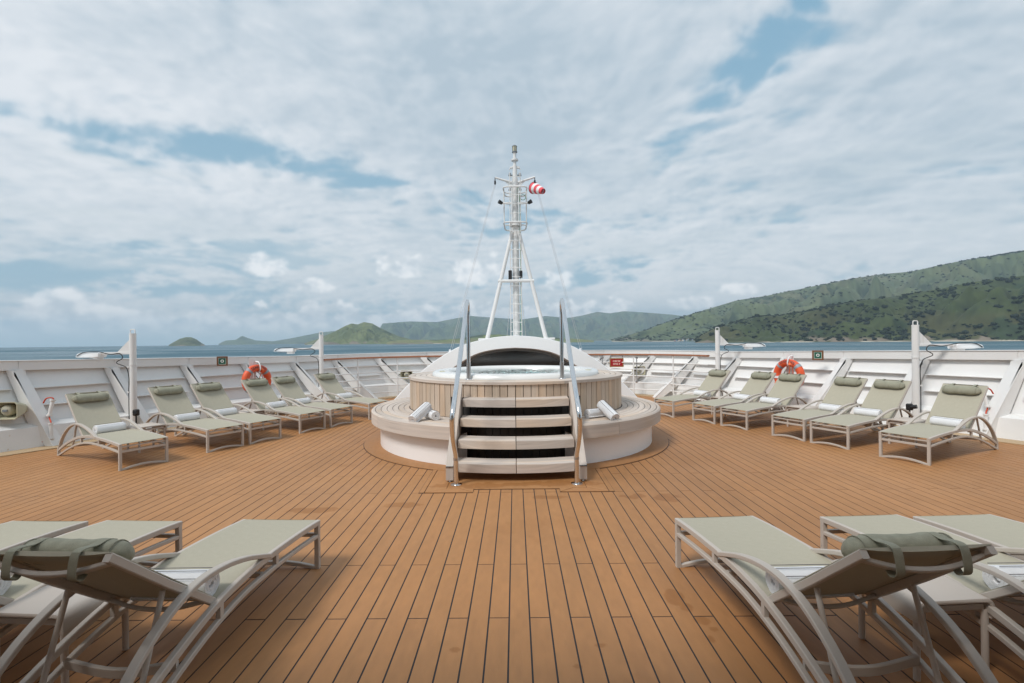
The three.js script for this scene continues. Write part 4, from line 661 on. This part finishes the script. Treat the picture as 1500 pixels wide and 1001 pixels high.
// ---- conduits with red cable, and small sockets
for (const s of [1, -1]) {
  const t = thing('cable_conduit', s > 0 ? 'short white conduits with red cable on the open sea bulwark' : 'short white conduits with red cable on the green hill bulwark', 'conduit', s * -7.78, 0, -8.5, 0);
  const P = (x, y, z) => V(s * x, y, z);
  for (const [a, b] of [[P(-0.10, 0.50, 0.02), P(-0.07, 0.78, -0.02)], [P(0.03, 0.13, 0.13), P(0.0, 0.40, 0.1)]]) mesh('conduit', [rod(a, b, 0.028, 12), rod(a, a.clone().lerp(b, 0.1), 0.042, 12), rod(b.clone().lerp(a, 0.1), b, 0.04, 12)], M.white, t);
  mesh('cable', [tube([P(-0.22, 0.72, 0), P(-0.16, 0.8, 0), P(-0.07, 0.8, -0.02), P(-0.085, 0.6, 0), P(-0.10, 0.49, 0.02), P(0.0, 0.41, 0.1), P(0.01, 0.3, 0.12), P(0.03, 0.12, 0.13), P(-0.06, 0.10, 0.16), P(-0.16, 0.08, 0.18), P(-0.19, 0.03, 0.2)], 0.011, 70, 6)], M.cable, t);
  mesh('junction_box', [rbox(0.09, 0.06, 0.06, -s * 0.19, 0.055, 0.22, 0.008)], M.signWood2, t);
  const k = thing('deck_socket', s > 0 ? 'black socket on a thin stem beside the aft lamp pole, open sea side' : 'black socket on a thin stem beside the aft lamp pole, green hill side', 'socket', s * -6.95, 0, s > 0 ? -9.2 : -8.95, 0);
  mesh('stem', [rod(V(0, 0, 0), V(0, 0.42, 0), 0.014, 8), rod(V(0, 0, 0), V(0, 0.02, 0), 0.05, 12)], M.black, k); mesh('socket', [rbox(0.09, 0.12, 0.09, 0, 0.45, 0, 0.025, 2), rod(V(0, 0.45, 0.03), V(0.05, 0.47, 0.1), 0.035, 10)], M.black, k);
}

// ================================================================ FURNITURE
function makeLounger(angle, label, group) {
  const t = thing('sun_lounger', label, 'sun lounger', 0, 0, 0, 0, group);
  const SX = V(1, 0, 0), Z = s => 1 - s, prof = L => smooth(L.map(([s, y]) => V(0, y, Z(s))), 26), off = (P, x) => P.map(p => V(x, p.y, p.z));
  const upper = prof([[0.0, 0.347], [0.2, 0.365], [0.5, 0.383], [0.85, 0.392], [1.15, 0.37], [1.4, 0.315], [1.7, 0.215], [1.97, 0.095]]), lower = prof([[0.03, 0.255], [0.3, 0.28], [0.7, 0.3], [1.0, 0.295], [1.3, 0.245], [1.6, 0.155], [1.85, 0.06], [1.97, 0.015]]);
  const arm = prof([[0.70, 0.395], [0.78, 0.425], [0.95, 0.485], [1.15, 0.53], [1.34, 0.54], [1.52, 0.50], [1.7, 0.405], [1.85, 0.27], [1.95, 0.12]]);
  for (const s of [-1, 1]) {
    const x = s * 0.285;
    mesh('upper_rail', bar(off(upper, x), SX, 0.032, 0.038), M.frame, t);
    mesh('lower_rail', bar(off(lower, x), SX, 0.03, 0.028), M.frame, t);
    mesh('armrest', bar(off(arm, x), SX, 0.044, 0.026), M.frame, t);
    mesh('front_leg', rbox(0.034, 0.362, 0.034, x, 0.184, Z(0.02), 0.003), M.frame, t);
    mesh('leg_bolt', [0.1, 0.16].map(y => rod(V(x - 0.019, y, Z(0.02)), V(x + 0.019, y, Z(0.02)), 0.005, 8)), M.steelDull, t);
    mesh('rear_leg', bar([V(x, 0.004, Z(1.975)), V(x, 0.135, Z(1.965))], SX, 0.036, 0.03), M.frame, t);
    mesh('foot_pad', rbox(0.036, 0.01, 0.036, x, 0.004, Z(0.02), 0.002), M.black, t);
    for (const q of [0.62, 1.18]) mesh('rail_link', rbox(0.026, 0.085, 0.03, x, q < 1 ? 0.338 : 0.315, Z(q), 0.002), M.frame, t);
  }
  mesh('foot_crossbar', bar(smooth([V(-0.268, 0.018, Z(0.02)), V(-0.13, 0.043, Z(0.02)), V(0, 0.052, Z(0.02)), V(0.13, 0.043, Z(0.02)), V(0.268, 0.018, Z(0.02))], 12), V(0, 0, 1), 0.03, 0.026), M.frame, t);
  mesh('upper_crossbar', rbox(0.538, 0.028, 0.026, 0, 0.262, Z(0.02), 0.003), M.frame, t);
  mesh('end_crossbar', rbox(0.538, 0.02, 0.024, 0, 0.325, Z(0.03), 0.003), M.frame, t);
  mesh('rear_crossbar', bar(smooth([V(-0.27, 0.215, Z(1.47)), V(0, 0.195, Z(1.5)), V(0.27, 0.215, Z(1.47))], 10), V(0, 1, 0), 0.045, 0.022), M.frame, t);
  mesh('hidden_crossbar', rbox(0.538, 0.03, 0.03, 0, 0.30, Z(0.75), 0.003), M.frame, t);
  // seat sling, slightly sagging between the rails
  const rings = []; for (let i = 0; i <= 18; i++) { const s = mix(0.004, 1.19, i / 18), y = (() => { for (let k = 0; k + 1 < upper.length; k++) if (1 - upper[k + 1].z >= s) { const a = upper[k], b = upper[k + 1]; return mix(a.y, b.y, clamp(((1 - s) - a.z) / (b.z - a.z))); } return 0.37; })() + 0.0195, top = [], bot = []; for (let j = 0; j <= 8; j++) { const x = mix(-0.275, 0.275, j / 8), e = 1 - Math.pow(Math.abs(x) / 0.275, 2.4), sag = e * 0.014 * Math.sin(Math.PI * clamp(i / 18 + 0.06)); top.push(V(x, y - sag, Z(s))); bot.unshift(V(x, y - sag - 0.004, Z(s))); } rings.push([...top, ...bot]); }
  mesh('seat_sling', loft(rings, true, 0.9), M.sling, t);
  // backrest
  const ca = Math.cos(angle), sa = Math.sin(angle), L = 0.80, B = (x, d, n) => V(x, 0.372 + d * sa + n * ca, Z(1.2 + d * ca - n * sa));
  const back = new THREE.Group(); back.name = 'backrest'; t.add(back);
  for (const s of [-1, 1]) {
    mesh('stile', bar([B(s * 0.258, -0.04, 0), B(s * 0.258, L * 0.5, -0.006), B(s * 0.258, L, 0)], SX, 0.03, 0.036), M.frame, back);
    mesh('hinge_bolt', [rod(B(s * 0.24, -0.01, 0), B(s * 0.28, -0.01, 0), 0.012, 10)], M.steelDull, back);
    mesh('prop', [rod(B(s * 0.225, L * 0.45, -0.025), V(s * 0.225, 0.13, Z(1.66)), 0.0125, 10)], M.frame, back);
  }
  const nrm = V(0, ca, sa);
  for (const [d, dip] of [[L - 0.045, 0.055], [0.05, 0.05]]) mesh('crossbar', bar(smooth([B(-0.246, d, -0.008), B(-0.12, d, -dip * 0.8), B(0, d, -dip), B(0.12, d, -dip * 0.8), B(0.246, d, -0.008)], 14), V(0, sa, -ca), 0.028, 0.02), M.frame, back);
  const br = []; for (let i = 0; i <= 10; i++) { const d = mix(-0.02, L + 0.002, i / 10), top = [], bot = []; for (let j = 0; j <= 8; j++) { const x = mix(-0.266, 0.266, j / 8), e = 1 - Math.pow(Math.abs(x) / 0.266, 2.4), sag = e * 0.016; top.push(B(x, d, 0.0205 - sag)); bot.unshift(B(x, d, 0.0165 - sag)); } br.push([...top, ...bot]); }
  mesh('back_sling', loft(br, true, 0.9), M.sling, back);
  // bolster pillow with straps over the top of the backrest
  const pil = [], PD = L - 0.135, HL = 0.24, PN = 0.049; for (let i = 0; i <= 24; i++) { const u = i / 24 * 2 - 1, x = u * HL, e = Math.abs(u), r = 0.058 * Math.pow(Math.max(1 - Math.pow(e, 7), 0.0), 0.5) * (1 - 0.05 * Math.sin(e * 9)) + 0.004, rg = []; for (let k = 0; k < 20; k++) { const a = k / 20 * Math.PI * 2, q = r * (1 + (e > 0.8 ? 0.05 * Math.sin(k * 5.1) : 0.05 * (noise3(i * 0.55, k * 0.5, 3.3) - 0.5))), cx = Math.cos(a), cy = Math.sin(a); rg.push(B(x, PD + q * cx * 1.12, PN + q * cy * (cy < 0 ? 0.72 : 0.95))); } pil.push(rg); }
  const pl = mesh('pillow', loft(pil.reverse(), true, 1.2), M.cushion, t);
  for (const s of [-1, 1]) {
    const sm2 = []; for (let k = 0; k <= 24; k++) { const a = k / 24 * Math.PI * 2, q = 0.0578, cy = Math.sin(a); sm2.push(B(s * 0.19, PD + q * Math.cos(a) * 1.12, PN + q * cy * (cy < 0 ? 0.72 : 0.95))); } mesh('seam', tube(sm2, 0.0028, 48, 5), M.seam, pl);
    const x = s * 0.135, st = smooth([B(x, PD + 0.005, 0.1085), B(x, PD + 0.045, 0.096), B(x, PD + 0.085, 0.06), B(x, L - 0.004, 0.034), B(x, L + 0.016, 0.012), B(x, L - 0.0, -0.035), B(x, L - 0.03, -0.075), B(x, L - 0.062, -0.07), B(x, L - 0.07, -0.045)], 26); mesh('strap', bar(st, SX, 0.036, 0.004, 0.001), M.cushion, pl);
  }
  return t;
}
const ORD = ['first', 'second', 'third', 'fourth', 'fifth', 'sixth'];
const farProto = makeLounger(0.80, '', 'loungers along the bulwarks'), nearProto = makeLounger(0.67, '', 'loungers with their backs to the steps');
let farUsed = false, nearUsed = false;
function place(proto, used, F, a, label) {      // F: middle of the foot end on the deck (X, D); a: the way it faces
  const x = F[0] - Math.sin(a) * 0.98, z = -F[1] - Math.cos(a) * 0.98;
  if (!used) { proto.position.set(x, 0, z); proto.rotation.y = a; proto.userData.label = label; return proto; } return copy(proto, label, x, 0, z, a);
}
// rolled towel
const towelGeo = (() => {
  const P = [], Q = [], n = 64; for (let i = 0; i <= n; i++) { const a = i / n * Math.PI * 2 * 2.9, r = 0.013 + 0.046 * i / n, w = 0.0066 + 0.0012 * Math.sin(i * 1.7); P.push([(r + w) * Math.cos(a), (r + w) * Math.sin(a) * 0.92]); Q.unshift([(r - w) * Math.cos(a), (r - w) * Math.sin(a) * 0.92]); }
  const g = new THREE.ExtrudeGeometry(new THREE.Shape([...P, ...Q].map(p => new THREE.Vector2(...p))), { depth: 0.35, steps: 8, bevelEnabled: true, bevelSize: 0.003, bevelThickness: 0.006, bevelSegments: 1 }); g.translate(0, 0.056, -0.175);
  const p = g.attributes.position; for (let i = 0; i < p.count; i++) { const x = p.getX(i), y = p.getY(i), z = p.getZ(i), k = 1 + 0.07 * (noise3(x * 30 + 5, y * 30, z * 14) - 0.5); p.setXYZ(i, x * k, Math.max(0.056 + (y - 0.056) * k, 0.0), z); }
  return boxUV(toCreasedNormals(g, 0.9));
})();
const towelStripe = [0.75, 1.35, 2.2].map(a => { const r = 0.0662; return boxUV(rbox(0.0025, 0.0025, 0.352, Math.cos(a) * r, 0.056 + Math.sin(a) * r * 0.93, 0, 0.0005)); });
function towel(label, x, y, z, turn, group, tilt = 0, roll = 0) {
  const t = thing('rolled_towel', label, 'towel', x, y, z, turn, group); t.rotation.order = 'YXZ'; t.rotation.x = tilt;
  const b = mesh('roll', towelGeo, M.towel, t); for (const g of towelStripe) mesh('stripe', g, M.stripe, b); return t;
}
// side table
function makeTable(label) {
  const t = thing('side_table', label, 'side table', 0, 0, 0, 0, 'side tables between the loungers'), W = 0.205, H = 0.405, r = 0.05, th = 0.014;
  const arc = (cx, cy, a0, a1, R) => { const o = []; for (let i = 0; i <= 6; i++) { const a = mix(a0, a1, i / 6); o.push([cx + Math.cos(a) * R, cy + Math.sin(a) * R]); } return o; };
  const o = [[-W, H - 0.095], ...arc(-W + r, H - r, Math.PI, Math.PI / 2, r), ...arc(W - r, H - r, Math.PI / 2, 0, r), [W, H - 0.095], [W - th, H - 0.095], ...arc(W - r, H - r, 0, Math.PI / 2, r - th), ...arc(-W + r, H - r, Math.PI / 2, Math.PI, r - th), [-W + th, H - 0.095]];
  const g = new THREE.ExtrudeGeometry(new THREE.Shape(o.map(p => new THREE.Vector2(...p))), { depth: 0.40, bevelEnabled: true, bevelSize: 0.004, bevelThickness: 0.006, bevelSegments: 2 }); g.translate(0, 0, -0.2);
  mesh('top', boxUV(toCreasedNormals(g, 0.6)), M.table, t);
  for (const s of [-1, 1]) { for (const q of [-1, 1]) mesh('leg', [rod(V(s * (W - 0.022), 0.004, q * 0.175), V(s * (W - 0.024), H - 0.06, q * 0.175), 0.016, 12), rod(V(s * (W - 0.022), 0.0, q * 0.175), V(s * (W - 0.022), 0.008, q * 0.175), 0.014, 10)], M.table, t); mesh('stretcher', [rbox(0.35, 0.03, 0.02, 0, H - 0.05, s * 0.17, 0.004)], M.table, t); }
  return t;
}
const tableProto = makeTable(''); let tableUsed = false;
function table(x, D, a, label) { if (!tableUsed) { tableUsed = true; tableProto.position.set(x, 0, -D); tableProto.rotation.y = a; tableProto.userData.label = label; } else copy(tableProto, label, x, 0, -D, a); }

const R = d => d * Math.PI / 180;
const rows = { 'open sea': [[-5.154, 6.962, 60.5], [-4.634, 8.026, 62], [-4.302, 8.642, 62], [-3.876, 9.6, 62.5], [-3.547, 10.247, 64], [-3.04, 11.17, 62]], 'green hill': [[5.252, 6.866, -62.5], [4.848, 7.841, -64], [4.558, 8.478, -64.5], [4.1, 9.514, -63.5], [3.788, 10.193, -66], [3.24, 11.05, -64]] };
for (const [side, L] of Object.entries(rows)) L.forEach(([x, D, deg], i) => {
  const a = R(deg), ord = ORD[5 - i];
  place(farProto, farUsed, [x, D], a, `sage sling lounger, ${ord} from the bow railing, along the ${side} bulwark`); farUsed = true;
  const lx = rr(-0.05, 0.05), s = 1.09, tx = x - Math.sin(a) * s + Math.cos(a) * lx, tz = -D - Math.cos(a) * s - Math.sin(a) * lx;
  towel(`rolled white towel on the ${ord} lounger from the bow railing, ${side} side`, tx, 0.385, tz, a + Math.PI / 2 + rr(-0.12, 0.12), 'towels on the loungers').scale.set(1.18, 1.18, 1.05);
  if (i % 2 === 0) { const [x2, D2, d2] = L[i + 1], mx = (x + x2) / 2, mD = (D + D2) / 2, am = R((deg + d2) / 2); table(mx - Math.sin(am) * 1.18, mD + Math.cos(am) * 1.18, am, `beige side table between the ${ORD[5 - i - 1]} and ${ord} loungers, ${side} side`); }
});
const nearL = [[-1.779, 3.777, -2.5, 'sage sling lounger seen from behind its raised back, beside the islet side table', 1], [-2.82, 3.78, -3, 'sage sling lounger between side table and outermost lounger, islet side', 1], [-3.545, 3.79, -2, 'outermost sage sling lounger of the aft three, islet side', 0], [1.475, 3.757, 3.5, 'sage sling lounger seen from behind its raised back, beside the hill side table', 1], [2.554, 3.76, 3, 'sage sling lounger between side table and outermost lounger, hill side', 1], [3.235, 3.75, 3, 'outermost sage sling lounger of the aft three, hill side', 0]];
nearL.forEach(([x, D, deg, label, tw], i) => {
  const a = Math.PI + R(deg); place(nearProto, nearUsed, [x, D], a, label); nearUsed = true;
  const inner = i % 3 === 0, s = 1.165, lx = (x < 0 ? -1 : 1) * (inner ? -0.05 : 0.02);
  if (tw) towel(`rolled white towel on the aft lounger ${inner ? 'with its back to the viewer' : 'beyond the side table'}, ${x < 0 ? 'islet' : 'hill'} side`, x - Math.sin(a) * s + lx, 0.384, -D - Math.cos(a) * s, a + Math.PI / 2 + (x < 0 ? 0.05 : -0.05), 'towels on the loungers').scale.set(1.22, 1.22, 1.05);
});
table(-2.37, 2.62, R(-4), 'beige side table between the aft loungers, islet side'); table(2.125, 2.68, R(5), 'beige side table between the aft loungers, hill side');
// towels on the bench: one lying, one leaning across it
for (const s of [-1, 1]) {
  const g = s < 0 ? 'islet side' : 'hill side', bx = s * 1.24, bz = -7.13;
  towel(`rolled white towel lying flat on the teak bench, ${g}`, bx + (s < 0 ? 0.03 : -0.09), 0.587, bz - 0.10, s < 0 ? 0.55 : -1.0, 'towels on the bench').scale.set(1.15, 1.15, 0.95);
  const t = towel(`rolled white towel leaning on another on the teak bench, ${g}`, bx + (s < 0 ? -0.09 : 0.05), 0.635, bz + 0.0, s < 0 ? -0.5 : 0.42, 'towels on the bench', 0.42);
  t.scale.set(1.2, 1.2, 1.05);
}
renderer.render(scene, camera);
